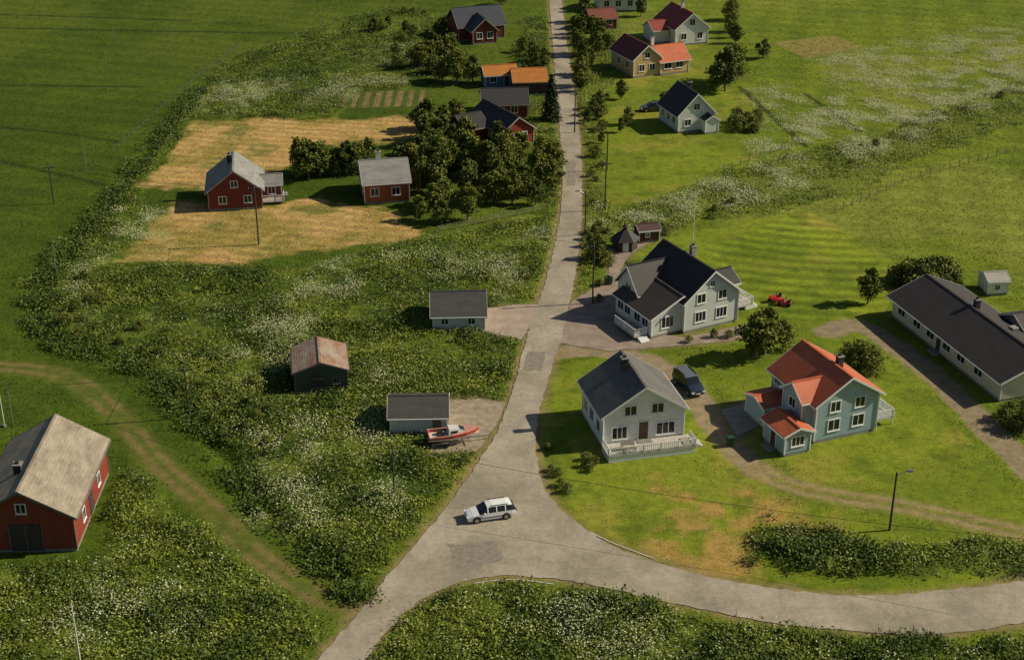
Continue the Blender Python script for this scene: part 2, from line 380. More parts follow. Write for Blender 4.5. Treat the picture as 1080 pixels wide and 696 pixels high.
# long cream building
b,W,a,ang=start('long_cream_house',(941,334),(1054,424))
cream=wallm('cream_boards',(.68,.63,.47),.3)
DB=lambda ax:roofm('dark_brown_roof',(.035,.028,.026),(.06,.05,.045),ax=ax,stain=.5)
R=gable(b,0,0,W,9.0,2.8,1.9,'x',cream,DB('X'),ov=.7)
for s in (2,5.5,8.5,12,15,18.5): 
    if s<W-1.2: window(b,R,'f',s,1.1,1.5,1.1,mull=1)
door(b,R,'f',10.3); chimney(b,W*.4,5.2,4.1,5.6,.6)
R=gable(b,W*.35,9.02,7.5,7,2.6,1.8,'y',cream,DB('Y'),ov=.6)
b.box('roof_vent',CONC,W*.62,W*.62+.9,6.2,7.0,3.6,4.4)
addpad(a,ang,0,W,0,15); b.done()
b,W,a,ang=start('small_white_shed',(1041,312),(1062,311)); R=gable(b,0,0,W,3.0,1.9,.6,'x',white,roofm('pale_roof',(.4,.38,.33),ax='X'),ov=.2); window(b,R,'f',1.2,.8,.6,.6); addpad(a,ang,0,W,0,3); b.done()
b,W,a,ang=start('dark_red_house',(221,223),(277,220))
dr=wallm('dark_red_boards',(.19,.03,.018),.6)
GR=lambda ax:roofm('grey_tile_roof',(.30,.29,.27),(.14,.14,.13),ax=ax,stain=.7)
R=gable(b,0,0,W,8.4,3.0,2.9,'y',dr,GR('Y'),trim=plain('muted_trim',(.35,.33,.3)),ov=.4)
window(b,R,'f',2,1.1,1.0,1.0);window(b,R,'f',W-2,1.1,1.0,1.0);window(b,R,'f',W/2,3.5,.9,.9)
R2=gable(b,W+.02,3.4,2.8,3.4,2.4,.9,'x',dr,GR('X'),ov=.3); door(b,R2,'r',1.7); window(b,R2,'f',1.4,1,1,1)
b.box('porch_deck',DECK,W+.1,W+3.2,1.4,3.35,.3,.45); rail(b,W+3.15,1.4,W+3.15,3.3,.45); rail(b,W+.1,1.42,W+3.1,1.42,.45)
chimney(b,W/2-.6,5,5.0,6.7,.6); addpad(a,ang,0,W+3.3,0,8.4); b.done()
b,W,a,ang=start('red_brown_house',(385,216),(432,213))
R=gable(b,0,0,W,8.2,3.2,2.1,'x',wallm('red_brown_boards',(.36,.095,.038),.6),GR('X'),ov=.35)
window(b,R,'f',1.5,1.3,1.1,1.1,mull=1);window(b,R,'f',4.6,1.3,1.1,1.1,mull=1); window(b,R,'l',2.3,1.3);window(b,R,'l',5.8,1.3)
chimney(b,2.6,4.6,4.9,6.4,.7,WHITE); addpad(a,ang,0,W,0,8.2); b.done()
b,W,a,ang=start('white_cottage',(715,141),(752,137))
W=max(W,6.2)
R=gable(b,0,0,W,7.6,3.2,3.2,'y',white,BK('Y'),ov=.4)
for s in(1.7,W-1.7): window(b,R,'f',s,1.2,1.1,1.0)
window(b,R,'f',W/2,3.8,1.0,1.0)
for s in(1.8,4,6.2): window(b,R,'l',s,1.3,1,1.1)
R2=gable(b,W-2.4,-1.9,2.4,1.88,2.3,.7,'y',white,BK('Y'),ov=.2)
chimney(b,W/2+.6,4.4,5.6,7.2,.6); addpad(a,ang,0,W,-2,8); b.done()
b,W,a,ang=start('beige_house',(668,83),(724,76))
bg=wallm('beige_boards',(.62,.44,.21),.3)
MR=roofm('maroon_roof',(.16,.025,.025),ax='Y')
R=gable(b,0,0,5.6,9,3.6,2.3,'y',bg,MR,ov=.4); window(b,R,'f',1.7,1.2);window(b,R,'f',3.9,1.2);window(b,R,'f',2.8,3.6,1,1);window(b,R,'l',2.5,1.4);window(b,R,'l',6,1.4)
R=gable(b,5.62,-.3,W-5.4,6.5,2.7,2.1,'x',bg,ORX,ov=.4); window(b,R,'f',1.5,1.2,1.4,1.1);window(b,R,'f',4,1.2,1.4,1.1)
chimney(b,5.9,4,4.8,6.4,.6,WHITE); addpad(a,ang,0,W,0,9); b.done()
b,W,a,ang=start('white_farmhouse',(712,49),(746,46))
MR2=roofm('brick_red_roof',(.30,.05,.03),ax='Y')
R=gable(b,0,0,W,10,3.5,2.8,'y',white,MR2,ov=.4); window(b,R,'f',1.8,1.2);window(b,R,'f',W-1.8,1.2);window(b,R,'f',W/2,4.0);window(b,R,'l',3,1.3);window(b,R,'l',6,1.3)
R=gable(b,-3.5,3,3.48,5,2.7,1.4,'x',white,roofm('brick_red_roof',(.30,.05,.03),ax='X'),ov=.3)
chimney(b,W/2,5,6.2,7.6,.6,WHITE); addpad(a,ang,-4,W,0,10); b.done()
b,W,a,ang=start('far_white_cottage',(632,13),(682,12)); R=gable(b,0,0,W,8,3,2.6,'x',white,GR('X')); [window(b,R,'f',s,1.2) for s in (1.6,4.2,6.8)]; chimney(b,4,4.3,5.2,6.6); addpad(a,ang,0,W,0,8); b.done()
b,W,a,ang=start('far_red_cottage',(624,33),(650,31)); R=gable(b,0,0,W,5,2.4,1.5,'x',dr,roofm('dull_red_roof',(.20,.05,.03),ax='X'),trim=WOOD); [window(b,R,'f',s,1.1) for s in (1.4,3.8)]; addpad(a,ang,0,W,0,6); b.done()
b,W,a,ang=start('red_farm_building',(530,157),(557,152)); W=5.8
rr_=wallm('bright_red_boards',(.30,.03,.02),.4); MT=plain('muted_trim',(.35,.33,.3))
R=gable(b,0,0,W,11,2.7,2.1,'y',rr_,BK('Y'),trim=MT,ov=.4); window(b,R,'f',1.5,1);window(b,R,'f',4,1);[window(b,R,'l',s,1) for s in(2,5,8)]
R=gable(b,-4.0,5,4,6,2.5,1.5,'x',rr_,BK('X'),trim=MT,ov=.4); addpad(a,ang,-4,W,0,11); b.done()
b,W,a,ang=start('dark_barn',(510,126),(556,125)); R=gable(b,0,0,W,7,2.6,1.7,'x',dr,roofm('charcoal_roof',(.04,.04,.042),ax='X'),trim=MT,ov=.4); door(b,R,'f',3); window(b,R,'f',5.3,1.1); addpad(a,ang,0,W,0,7); b.done()
oj=roofm('bright_orange_roof',(.50,.19,.03),(.36,.1,.02),ax='X',stain=.8)
b,W,a,ang=start('orange_roofed_shed',(542,101),(577,100)); R=gable(b,0,0,W,6.5,2.4,1.6,'x',plain('brown_boards',(.08,.03,.02)),oj,trim=WOOD,ov=.3); side_box(b,'doors',DKWOOD,'f',R,1.5,4,0,.05,.1,2); addpad(a,ang,0,W,0,6.5); b.done()
b,W,a,ang=start('blue_boathouse',(512,93),(545,91)); R=gable(b,0,0,W,4.2,2.3,1.2,'x',wallm('blue_boards',(.10,.22,.36),.3),oj,ov=.3); window(b,R,'f',1.5,1); door(b,R,'f',4); addpad(a,ang,0,W,0,4.2); b.done()
b,W,a,ang=start('slate_roofed_farmhouse',(484,44),(532,40)); bs=lambda ax:roofm('blue_black_roof',(.045,.055,.07),ax=ax)
R=gable(b,0,0,W,8,3,2.8,'x',dr,bs('X'),trim=MT); R=gable(b,2,-3.4,5,5,2.8,2.2,'y',dr,bs('Y'),trim=MT); window(b,R,'f',1.4,1.1);window(b,R,'f',3.6,1.1); addpad(a,ang,0,W,-3.4,8); b.done()

# ================================================================ VEHICLES
def vehicle(name,loc,ang,L,w,stations,paint,wheel_r=.33,wx=(.85,3.6),pillars=(),roofcol=None,rails=True):
    b=Bld(name,(loc[0],loc[1],.03),ang)
    V=[]
    for (x,z0,zb,zt,wb,wt) in stations:
        V+=[(x,-wb*.93,z0),(x,-wb,(z0+zb)/2),(x,-wb*.97,zb),(x,-wt,zt),(x,-wt*.5,zt+.03),(x,wt*.5,zt+.03),(x,wt,zt),(x,wb*.97,zb),(x,wb,(z0+zb)/2),(x,wb*.93,z0)]
    n=10
    faces=[];mats=[]
    for i in range(len(stations)-1):
        o=i*n;p=o+n
        s0,s1=stations[i],stations[i+1]
        cab=(s0[3]-s0[2]>.2)and(s1[3]-s1[2]>.2)
        slope=((s0[3]-s0[2]>.2)!=(s1[3]-s1[2]>.2))
        for j in range(n-1):
            g=0
            if cab and j in(2,6): g=1
            if slope and j in(2,3,4,5,6): g=1
            if cab and j in(3,4,5): g=2
            faces.append((o+j,o+j+1,p+j+1,p+j)); mats.append(g)
        faces.append((o+9,o,p,p+9)); mats.append(0)
    faces.append(tuple(range(n-1,-1,-1)));mats.append(0); o=(len(stations)-1)*n; faces.append(tuple(range(o,o+n)));mats.append(0)
    for i,m in enumerate((paint,GL,roofcol or paint)):
        fs=[f for f,k in zip(faces,mats) if k==i]
        d=b.p.setdefault('body',[[],[],[],[]])
        if i==0: d[0]+=V
        if m not in d[2]: d[2].append(m)
        d[1]+=fs; d[3]+=[d[2].index(m)]*len(fs)
    hw=max(s[4] for s in stations)
    for x in wx:
        for sg in(-1,1):
            b.cyl('wheel_arches',RUB,(x,sg*(hw-.05),wheel_r+.03),(x,sg*(hw+.004),wheel_r+.03),wheel_r+.07,n=20)
            b.cyl('wheels',RUB,(x,sg*(hw-.2),wheel_r),(x,sg*(hw+.02),wheel_r),wheel_r,n=20)
            b.cyl('hubcaps',STEEL,(x,sg*(hw+.0),wheel_r),(x,sg*(hw+.03),wheel_r),wheel_r*.6,n=12)
    for (x,zb,zt,wb,wt) in pillars:
        for sg in(-1,1):
            b.poly('pillars',paint,[(x-.05,sg*(wb*.97+.012),zb),(x+.05,sg*(wb*.97+.012),zb),(x+.05,sg*(wt+.012),zt),(x-.05,sg*(wt+.012),zt)],[(0,1,2,3)])
    for sg in(-1,1):
        s=stations[1]
        b.box('headlights',plain('lamp_glass',(.7,.72,.75),.1,var=.05),-.03+s[0]-.1,s[0]+.1,sg*s[4]*.55,sg*(s[4]*.98),.58,.72)
        e=stations[-1]; b.box('tail_lights',plain('tail_lamp_red',(.4,.01,.01),.2),e[0]-.12,e[0]+.02,sg*e[4]*.8,sg*(e[4]*1.0),.7,1.0)
        mx=next(s_[0] for s_ in stations if s_[3]-s_[2]>.2)
        b.box('mirrors',paint,mx-.35,mx-.2,sg*(hw),sg*(hw+.18),.9,1.05)
        b.box('side_trim',RUB,1.2,3.4,sg*(hw+.002),sg*(hw+.02),.5,.58)
        if rails:
            zt=max(s[3] for s in stations)
            wt=[s[5] for s in stations if s[3]==zt][0]; b.box('roof_rails',RUB,mx+.3,L-.8,sg*(wt-.08),sg*(wt-.04),zt+.02,zt+.09)
    b.box('number_plate',WHITE,-.02,-.005,-.26,.26,.42,.53); b.box('rear_number_plate',WHITE,L+.005,L+.02,-.26,.26,.75,.86)
    b.box('bumper_trim',RUB,-.015,.1,-.6,.6,.3,.4); b.box('bumper_trim',RUB,L-.1,L+.015,-.6,.6,.32,.42)
    return b
def carpaint(name,c):
    m,nt,bb=newmat(name); bb.inputs['Base Color'].default_value=c4(c); bb.inputs['Roughness'].default_value=.3; bb.inputs['Coat Weight'].default_value=.6
    return m
wag=[(0,.34,.56,.58,.68,.6),(.12,.24,.68,.71,.80,.74),(.6,.22,.80,.86,.86,.78),(1.15,.22,.90,.97,.88,.76),(1.95,.22,.95,1.44,.88,.66),(2.5,.22,.96,1.53,.88,.67),(3.9,.22,.97,1.53,.88,.67),(4.35,.22,.97,1.46,.87,.66),(4.72,.26,.95,1.02,.82,.72),(4.78,.34,.80,.84,.80,.74)]
def place_car(fn_loc,ang,L):
    c=G(*fn_loc); h=(math.cos(ang),math.sin(ang))
    return (c[0]-h[0]*L/2,c[1]-h[1]*L/2)
ang=math.radians(15)
loc=place_car((517,545),ang,4.8)
b=vehicle('white_station_wagon',loc,ang,4.78,.88,wag,carpaint('white_car_paint',(.80,.81,.82)),wx=(.9,3.75),pillars=((2.0,.95,1.44,.88,.66),(2.85,.96,1.53,.88,.67),(3.7,.97,1.53,.88,.67)))
b.done(.04)
van=[(0,.36,.62,.64,.72,.64),(.1,.26,.80,.84,.84,.78),(.55,.24,.98,1.04,.9,.82),(1.05,.24,1.06,1.12,.92,.82),(1.65,.24,1.08,1.75,.92,.76),(2.3,.24,1.08,1.85,.92,.78),(4.2,.24,1.08,1.85,.92,.78),(4.5,.26,1.05,1.78,.9,.76),(4.62,.3,1.0,1.1,.88,.78)]
ang=math.radians(112)
loc=place_car((726,410),ang,4.6)
b=vehicle('dark_blue_van',loc,ang,4.62,.92,van,carpaint('navy_car_paint',(.02,.03,.05)),wx=(.85,3.7),wheel_r=.36,pillars=((2.3,1.08,1.85,.92,.78),(3.3,1.08,1.85,.92,.78)),roofcol=carpaint('silver_roof_paint',(.12,.14,.16)))
b.done(.04)
ang=math.radians(10); loc=place_car((688,117),ang,4.4)
b=vehicle('dark_parked_car',loc,ang,4.78,.88,wag,carpaint('graphite_car_paint',(.06,.065,.07)),wx=(.9,3.75)); b.done(.04)
redp=carpaint('red_enamel',(.55,.04,.03))
for uv,an in (((812,319),.5),((820,321),-.3)):
    b=Bld('ride_on_mower',G(*uv),an)
    b.box('hood',redp,0,.8,-.3,.3,.45,.85); b.box('chassis',redp,.8,1.7,-.38,.38,.35,.5); b.box('seat',RUB,1.15,1.55,-.22,.22,.55,.65); b.box('seat_back',RUB,1.5,1.6,-.22,.22,.65,1.0)
    for x,r in((.2,.2),(1.4,.28)):
        for s in(-1,1): b.cyl('wheels',RUB,(x,s*.3,r),(x,s*.5,r),r,n=14)
    b.cyl('steering_column',RUB,(.85,0,.8),(1.0,0,1.0),.03); b.cyl('steering_wheel',RUB,(1.0,0,1.0),(1.02,0,1.02),.18); b.box('cutting_deck',redp,.5,1.1,-.5,.5,.12,.3); b.done()
c0=G(452,470); c1=G(505,464); an=math.atan2(c1[1]-c0[1],c1[0]-c0[0])
b=Bld('motor_boat_on_trailer',(c0[0],c0[1],0),an)
hullw=carpaint('boat_white_gelcoat',(.65,.62,.58)); pink=plain('faded_pink_cover',(.60,.28,.22),.6); org=plain('red_hull_band',(.58,.07,.03),.4)
st=[(0,.85,.55),(.8,.95,.52),(2.4,1.0,.5),(3.8,.82,.58),(4.8,.42,.75),(5.3,.03,.95)]
V=[];Fw=[];Fp=[]
for x,w,k in st: V+=[(x,-w,1.35+(x/5.3)**2*.25),(x,-w*.96,1.05+(x/5.3)**2*.2),(x,-w*.7,k+.2),(x,0,k-.02),(x,w*.7,k+.2),(x,w*.96,1.05+(x/5.3)**2*.2),(x,w,1.35+(x/5.3)**2*.25)]
for i in range(5):
    for j in range(6):
        f=(i*7+j,(i+1)*7+j,(i+1)*7+j+1,i*7+j+1); (Fp if j in(0,5) else Fw).append(f)
b.poly('hull',hullw,V,Fw+[(0,1,2,3,4,5,6)]); b.poly('hull_band',org,V,Fp)
V=[]
for x,w,k in st:
    zt=1.37+(x/5.3)**2*.25; V+=[(x,-w,zt),(x,0,zt+.1),(x,w,zt)]
Fd=[(i*3+j,i*3+j+1,i*3+j+4,i*3+j+3) for i in range(2,5) for j in(0,1)]
b.poly('foredeck',pink,V,Fd)
b.box('cockpit_floor',hullw,.1,2.5,-.75,.75,.95,1.0); b.box('gunwale',pink,0,2.4,-.98,-.86,1.3,1.42); b.box('gunwale',pink,0,2.4,.86,.98,1.3,1.42); b.box('transom',pink,-.02,.1,-.85,.85,.9,1.4)
b.poly('cabin',hullw,[(2.0,-.75,1.4),(3.9,-.5,1.5),(3.9,.5,1.5),(2.0,.75,1.4),(2.1,-.62,1.9),(3.2,-.45,1.85),(3.2,.45,1.85),(2.1,.62,1.9)],[(0,1,5,4),(2,3,7,6),(4,5,6,7),(3,0,4,7)])
b.poly('windscreen',GL,[(3.9,-.5,1.5),(3.9,.5,1.5),(3.2,.45,1.85),(3.2,-.45,1.85)],[(0,1,2,3)])
b.box('side_windows',GL,2.3,3.0,-.715,-.62,1.58,1.75)
b.box('seats',RUB,1.0,1.5,-.6,-.1,1.0,1.4); b.box('seats',RUB,1.0,1.5,.1,.6,1.0,1.4)
b.box('outboard_motor',RUB,-.5,-.05,-.2,.2,1.1,1.75); b.box('outboard_leg',RUB,-.35,-.2,-.07,.07,.4,1.1)
b.box('trailer_frame',STEEL,-.2,6.4,-.06,.06,.42,.5); b.box('trailer_frame',STEEL,.2,4.2,-.7,-.62,.42,.5); b.box('trailer_frame',STEEL,.2,4.2,.62,.7,.42,.5)
for x in (.3,2.2,4.1): b.box('trailer_crossbeams',STEEL,x,x+.08,-.95,.95,.34,.418)
for s in(-1,1): b.cyl('trailer_wheels',RUB,(1.6,s*.85,.3),(1.6,s*1.03,.3),.3,n=16); b.box('mudguards',STEEL,1.25,1.95,s*.82,s*1.06,.62,.66)
b.box('trailer_jockey_leg',STEEL,5.9,5.97,-.03,.03,0,.42); b.done()
for uv in ((640,300),(643,300),(770,470)):
    b=Bld('wheelie_bin',G(*uv),.3); b.poly('bin_body',plain('green_plastic',(.02,.07,.03),.4),[(-.22,-.25,.1),(.22,-.25,.1),(.22,.25,.1),(-.22,.25,.1),(-.3,-.33,1),(.3,-.33,1),(.3,.33,1),(-.3,.33,1)],[(0,1,5,4),(1,2,6,5),(2,3,7,6),(3,0,4,7),(3,2,1,0)])
    b.box('bin_lid',plain('green_plastic',(.02,.07,.03),.4),-.33,.33,-.36,.36,1.002,1.08); b.cyl('bin_wheels',RUB,(-.25,.3,.1),(.25,.3,.1),.1); b.done()
# ================================================================ POLES
def upole(uv,h,name='utility_pole',arm=True,mat=DKWOOD,r=.12):
    c=G(*uv); b=Bld(name,c,.15)
    b.cyl('pole',mat,(0,0,-.3),(0,0,h),r,r*.7)
    if arm:
        b.box('crossarm',mat,-.9,.9,-.05-r,-.002-r*.8,h-.45,h-.33)
        for x in(-.8,0,.8): b.cyl('insulators',CONC,(x,-.06-r,h-.33),(x,-.06-r,h-.12),.05,.04,8)
    b.done(); return (c[0],c[1],h-.1)
P1=upole((273,258),8.5); P2=upole((200,441),6.2,r=.1); P3=upole((416,527),6.0,r=.08,arm=False); P7=upole((57,215),6); P8=upole((14,448),5,arm=False,mat=STEEL,r=.06)
upole((60,291),5.5,arm=False,mat=STEEL,r=.06); upole((91,180),5.5,arm=False,mat=STEEL,r=.06); upole((113,78),4.5,arm=False,mat=STEEL,r=.06); upole((182,46),5,mat=STEEL,arm=False,r=.06); upole((338,24),4.5,mat=STEEL,arm=False,r=.06); upole((121,48),4,mat=STEEL,arm=False,r=.06)
P4=upole((625,320),8.0); P5=upole((638,222),7.5); P6=upole((606,140),7); upole((640,180),6,arm=False)
def whitepole(uv,h,name):
    b=Bld(name,G(*uv)); b.cyl('pole',WHITE,(0,0,-.2),(0,0,h),.06,.035); b.cyl('base',CONC,(0,0,-.2),(0,0,.25),.2); b.cyl('finial',STEEL,(0,0,h),(0,0,h+.12),.07,.02)
    b.done()
whitepole((730,268),9,'flagpole'); whitepole((86,705),6.5,'white_marker_pole'); whitepole((5,450),4.5,'white_marker_pole')
b=Bld('street_lamp',G(938,559),0); b.cyl('pole',DKWOOD,(0,0,-.3),(0,0,6.3),.12,.08); b.cyl('arm',STEEL,(0,0,6.0),(.9,-.1,6.5),.035)
b.poly('lamp_head',STEEL,[(.8,-.22,6.42),(1.5,-.26,6.5),(1.5,.06,6.5),(.8,.02,6.42),(.85,-.18,6.58),(1.42,-.2,6.62),(1.42,0,6.62),(.85,-.02,6.58)],[(3,2,1,0),(4,5,6,7),(0,1,5,4),(1,2,6,5),(2,3,7,6),(3,0,4,7)])
b.box('lamp_lens',WHITE,.95,1.4,-.18,-.02,6.36,6.42); b.done()
b=Bld('street_lamp',G(617,248),0); b.cyl('pole',DKWOOD,(0,0,-.3),(0,0,6.3),.1,.07); b.cyl('arm',STEEL,(0,0,6.0),(-.9,-.1,6.5),.035); b.box('lamp_head',STEEL,-1.5,-.85,-.2,0,6.45,6.58); b.done()
def wire(a,c,sag=.8,name='overhead_wire'):
    cu=bpy.data.curves.new(name,'CURVE'); cu.dimensions='3D'; cu.bevel_depth=.02; s=cu.splines.new('POLY'); n=16; s.points.add(n)
    for i in range(n+1):
        t=i/n; s.points[i].co=(a[0]+(c[0]-a[0])*t,a[1]+(c[1]-a[1])*t,a[2]+(c[2]-a[2])*t-sag*4*t*(1-t),1)
    o=bpy.data.objects.new(name,cu); sc.collection.objects.link(o); cu.materials.append(RUB)
wire(P1,P4);wire(P4,P5);wire(P5,P6,.5);wire(P2,P3,.6);wire(P1,P2,.8);wire(P8,P2,.8);wire(P7,P1,.9)
q=G(1120,640); wire(P3,(q[0],q[1],6.5),1.0); q=G(-60,110);wire((*G(57,215),5.9),(q[0],q[1],6)); q=G(-80,470); wire(P8,(q[0],q[1],5),.4)
def fence(pts,name='wooden_fence',h=1.0,rails=2,mat=WOOD,step=2.2):
    P=GP(pts); b=Bld(name,(0,0))
    for i in range(len(P)-1):
        a,c=P[i],P[i+1]; L=math.hypot(c[0]-a[0],c[1]-a[1]); n=max(1,int(L/step))
        for k in range(n+1):
            t=k/n;x=a[0]+(c[0]-a[0])*t;y=a[1]+(c[1]-a[1])*t; b.cyl('posts',mat,(x,y,-.2),(x,y,h+random.uniform(-.05,.1)),.06,.05,6)
        for r in range(rails):
            z=h*(.45+.45*r); b.cyl('rails',mat,(a[0],a[1],z),(c[0],c[1],z),.04 if rails>1 else .015,n=5)
    b.done()
fence([(462,245),(500,238),(545,228),(578,222)]); fence([(735,195),(790,170),(835,155)],'field_fence',1.1,1); fence([(120,160),(165,120),(205,85),(255,48)],'field_fence',1.1,1); fence([(1070,160),(960,190),(880,225)],'field_fence',1.1,1)
# ================================================================ LAND LAYERS
roadpx_left=[(570,-90),(575,-40),(579,0),(581,25),(584,60),(587,100),(591,150),(593,200),(587,250),(574,300),(557,350),(544,400),(527,450),(508,482),(487,512),(462,545),(432,580),(395,625),(360,667),(335,696),(270,775)]
roadpx_low=[(335,775),(385,696),(408,665),(440,635),(485,614),(540,607),(620,616),(720,638),(820,657),(930,667),(1000,667),(1080,656),(1230,625)]
roadpx_up=[(1230,585),(1080,612),(1000,622),(900,628),(800,618),(720,601),(650,577),(604,548),(578,520),(567,490),(566,450),(578,400),(594,350),(605,300),(612,250),(614,200),(612,150),(606,100),(600,60),(595,25),(592,0),(587,-40),(580,-90)]
RL=catmull(GP(roadpx_left),8);RLo=catmull(GP(roadpx_low),8);RU=catmull(GP(roadpx_up),8)
ROAD=RL+RLo+RU
def jitter(P,amp,s):
    A=np.array(P); n=fbm(A[:,0],A[:,1],s,5)-.5; m=fbm(A[:,0],A[:,1],s,9)-.5
    return [(p[0]+amp*a,p[1]+amp*c) for p,a,c in zip(P,n,m)]
def densify(P,step):
    out=[]
    for i in range(len(P)):
        a,c=P[i],P[(i+1)%len(P)]; n=max(1,int(math.hypot(c[0]-a[0],c[1]-a[1])/step))
        for k in range(n): out.append((a[0]+(c[0]-a[0])*k/n,a[1]+(c[1]-a[1])*k/n))
    return out
def sheet(name,P,z,mat,amp=.3,s=.8,step=.4):
    P=jitter(densify(P,step),amp,s); tri=tessellate_polygon([[Vector((x,y,0)) for x,y in P]])
    V=[(x,y,z) for x,y in P]; Fc=[]
    for t in tri:
        a,c,d=[Vector(V[i]) for i in t]; Fc.append(tuple(t) if (c-a).cross(d-a).z>0 else tuple(reversed(t)))
    return mesh_obj(name,V,Fc,[mat])
m,nt,bs_=newmat('worn_asphalt')
n1=ramp(nt,noise(nt,.16,5,.7),.36,.64); n2=ramp(nt,noise(nt,2.2,5,.75),.3,.7); n3=ramp(nt,noise(nt,30,2,.8),.2,.8)
c=mixc(nt,(.27,.23,.17,1),(.44,.385,.295,1),n1); c=mixc(nt,c,mixc(nt,(.74,.74,.74,1),(1.1,1.1,1.08,1),n2),1.0,'MULTIPLY'); c=mixc(nt,c,mixc(nt,(.85,.85,.85,1),(1.12,1.12,1.12,1),n3),1.0,'MULTIPLY')
tc=N(nt,'ShaderNodeTexCoord'); vo=N(nt,'ShaderNodeTexVoronoi'); vo.feature='DISTANCE_TO_EDGE'; vo.inputs['Scale'].default_value=.3
nn=N(nt,'ShaderNodeTexNoise'); nn.inputs['Scale'].default_value=1.0; nt.links.new(tc.outputs['Object'],nn.inputs['Vector'])
ad=N(nt,'ShaderNodeVectorMath',operation='ADD'); nt.links.new(tc.outputs['Object'],ad.inputs[0]); nt.links.new(nn.outputs['Color'],ad.inputs[1]); nt.links.new(ad.outputs[0],vo.inputs['Vector'])
cr=ramp(nt,vo.outputs['Distance'],.0,.012); c=mixc(nt,mixc(nt,(.8,.8,.78,1),(1,1,1,1),cr),c,1.0,'MULTIPLY')
nt.links.new(c,bs_.inputs['Base Color']); bs_.inputs['Roughness'].default_value=.85; ASPH=m
sheet('road',ROAD,.03,ASPH,.5,.7)
LINE=plain('worn_white_line',(.62,.6,.55),.7,var=.4,scale=3); PATCH=plain('asphalt_patch',(.25,.22,.17),.9,var=.35,scale=2)
def strip(name,px,w,z,mat):
    P=catmull(GP(px),8); V=[];Fc=[]
    for i,p in enumerate(P):
        a=P[max(0,i-1)];c=P[min(len(P)-1,i+1)]; d=Vector((c[0]-a[0],c[1]-a[1],0)).normalized(); n=Vector((-d.y,d.x,0))*w/2
        V+=[(p[0]+n.x,p[1]+n.y,z),(p[0]-n.x,p[1]-n.y,z)]
        if i: Fc.append((2*i-2,2*i-1,2*i+1,2*i))
    mesh_obj(name,V,Fc,[mat])
strip('road_edge_line',[(500,615),(540,611),(585,616)],.1,.038,LINE); strip('road_edge_line',[(622,561),(650,574),(690,589)],.1,.038,LINE)
for px in ([(555,372),(575,371),(572,392),(552,390)],[(597,170),(607,170),(606,196),(597,196)],[(470,575),(520,570),(530,590),(480,600)]):
    sheet('road_patch',GP(px),.034,PATCH,.9,1.2)
PINK=plain('pink_paving',(.38,.29,.23),.85,var=.25,scale=.8); PAVE=plain('brown_paving',(.30,.23,.18),.85,var=.35,scale=.6); GRAV=plain('gravel',(.34,.27,.19),.9,var=.4,scale=1.2)
pxs={'driveway_paving':([(511,326),(540,322),(569,321),(561,340),(550,358),(511,351)],PINK,.022),
'courtyard_paving':([(603,318),(632,300),(652,290),(668,330),(690,352),(722,356),(790,342),(806,346),(770,360),(700,366),(640,370),(588,362)],PAVE,.022),
'garden_path':([(640,264),(700,240),(702,246),(664,268),(652,292),(642,300)],PAVE,.018),
'gravel_yard':([(472,422),(505,420),(533,425),(522,450),(503,476),(455,480),(452,472),(474,462)],GRAV,.02),
'parking_slab':([(760,433),(785,425),(800,448),(778,460)],CONC,.026)}
SH=[]
for k,(px,mt,z) in pxs.items():
    P=GP(px); sheet(k,P,z,mt,.5,1.0); SH.append(P)
LUSH=[GP(p) for p in (
[(45,350),(50,282),(130,280),(340,284),(450,255),(588,225),(590,240),(573,292),(556,345),(543,395),(524,440),(470,512),(430,565),(387,618),(370,618),(340,588),(290,543),(245,488),(205,438),(160,395),(110,375)],
[(190,120),(215,95),(250,60),(340,30),(400,10),(480,20),(480,60),(460,92),(360,95),(355,124),(210,127),(150,200),(125,275),(60,285),(40,320),(20,300),(90,240),(130,190)],
[(-60,605),(90,590),(130,520),(140,490),(205,560),(270,612),(335,660),(290,740),(-60,740)],
[(340,790),(398,696),(425,660),(450,640),(487,622),(540,616),(620,626),(720,648),(820,667),(930,677),(1000,677),(1090,666),(1230,640),(1200,800)],
[(800,555),(860,562),(980,572),(1090,582),(1090,603),(1000,612),(900,617),(830,606),(798,590)],
[(620,240),(690,212),(830,165),(900,150),(1000,118),(1100,85),(1100,120),(980,165),(900,205),(830,218),(720,240),(640,256)],
[(601,20),(640,10),(660,50),(632,118),(634,222),(632,250),(618,322),(603,330),(612,270),(618,200),(615,150),(608,90)],
[(560,20),(577,20),(580,60),(584,105),(588,150),(588,215),(570,225),(560,150),(545,60)])]
FLOW=[(GP(p),k) for p,k in (
([(130,225),(185,222),(200,235),(160,262),(130,262)],.9),([(200,95),(250,90),(420,80),(420,92),(330,110),(210,120)],.6),
([(330,285),(430,272),(570,275),(560,300),(540,345),(520,300),(400,300),(340,330),(300,380),(270,400),(250,330)],.5),
([(620,232),(700,208),(830,160),(870,185),(720,236),(640,250)],.7),([(800,160),(860,110),(960,80),(1080,40),(1090,90),(1000,130),(880,175)],1.0),([(800,150),(960,95),(980,120),(860,180)],1.0),
([(560,230),(600,260),(560,330),(540,280)],.6),([(790,95),(850,90),(850,120),(800,130)],.6),([(870,60),(1090,20),(1090,80),(900,100)],.6),([(230,380),(330,430),(340,560),(270,540)],.3),([(120,250),(60,300),(80,320),(150,270)],.35),([(480,640),(680,640),(680,696),(460,696)],.2),([(380,380),(420,400),(420,560),(380,520)],.25),([(480,90),(460,60),(420,40),(380,70)],.3),([(60,610),(200,590),(260,690),(60,696)],.12))]
YEL=[GP(p) for p in ([(150,198),(205,128),(440,125),(445,148),(345,155),(300,178),(275,195),(215,203)],[(188,212),(125,276),(250,280),(350,263),(445,247),(420,222),(380,218),(340,205),(290,215)])]
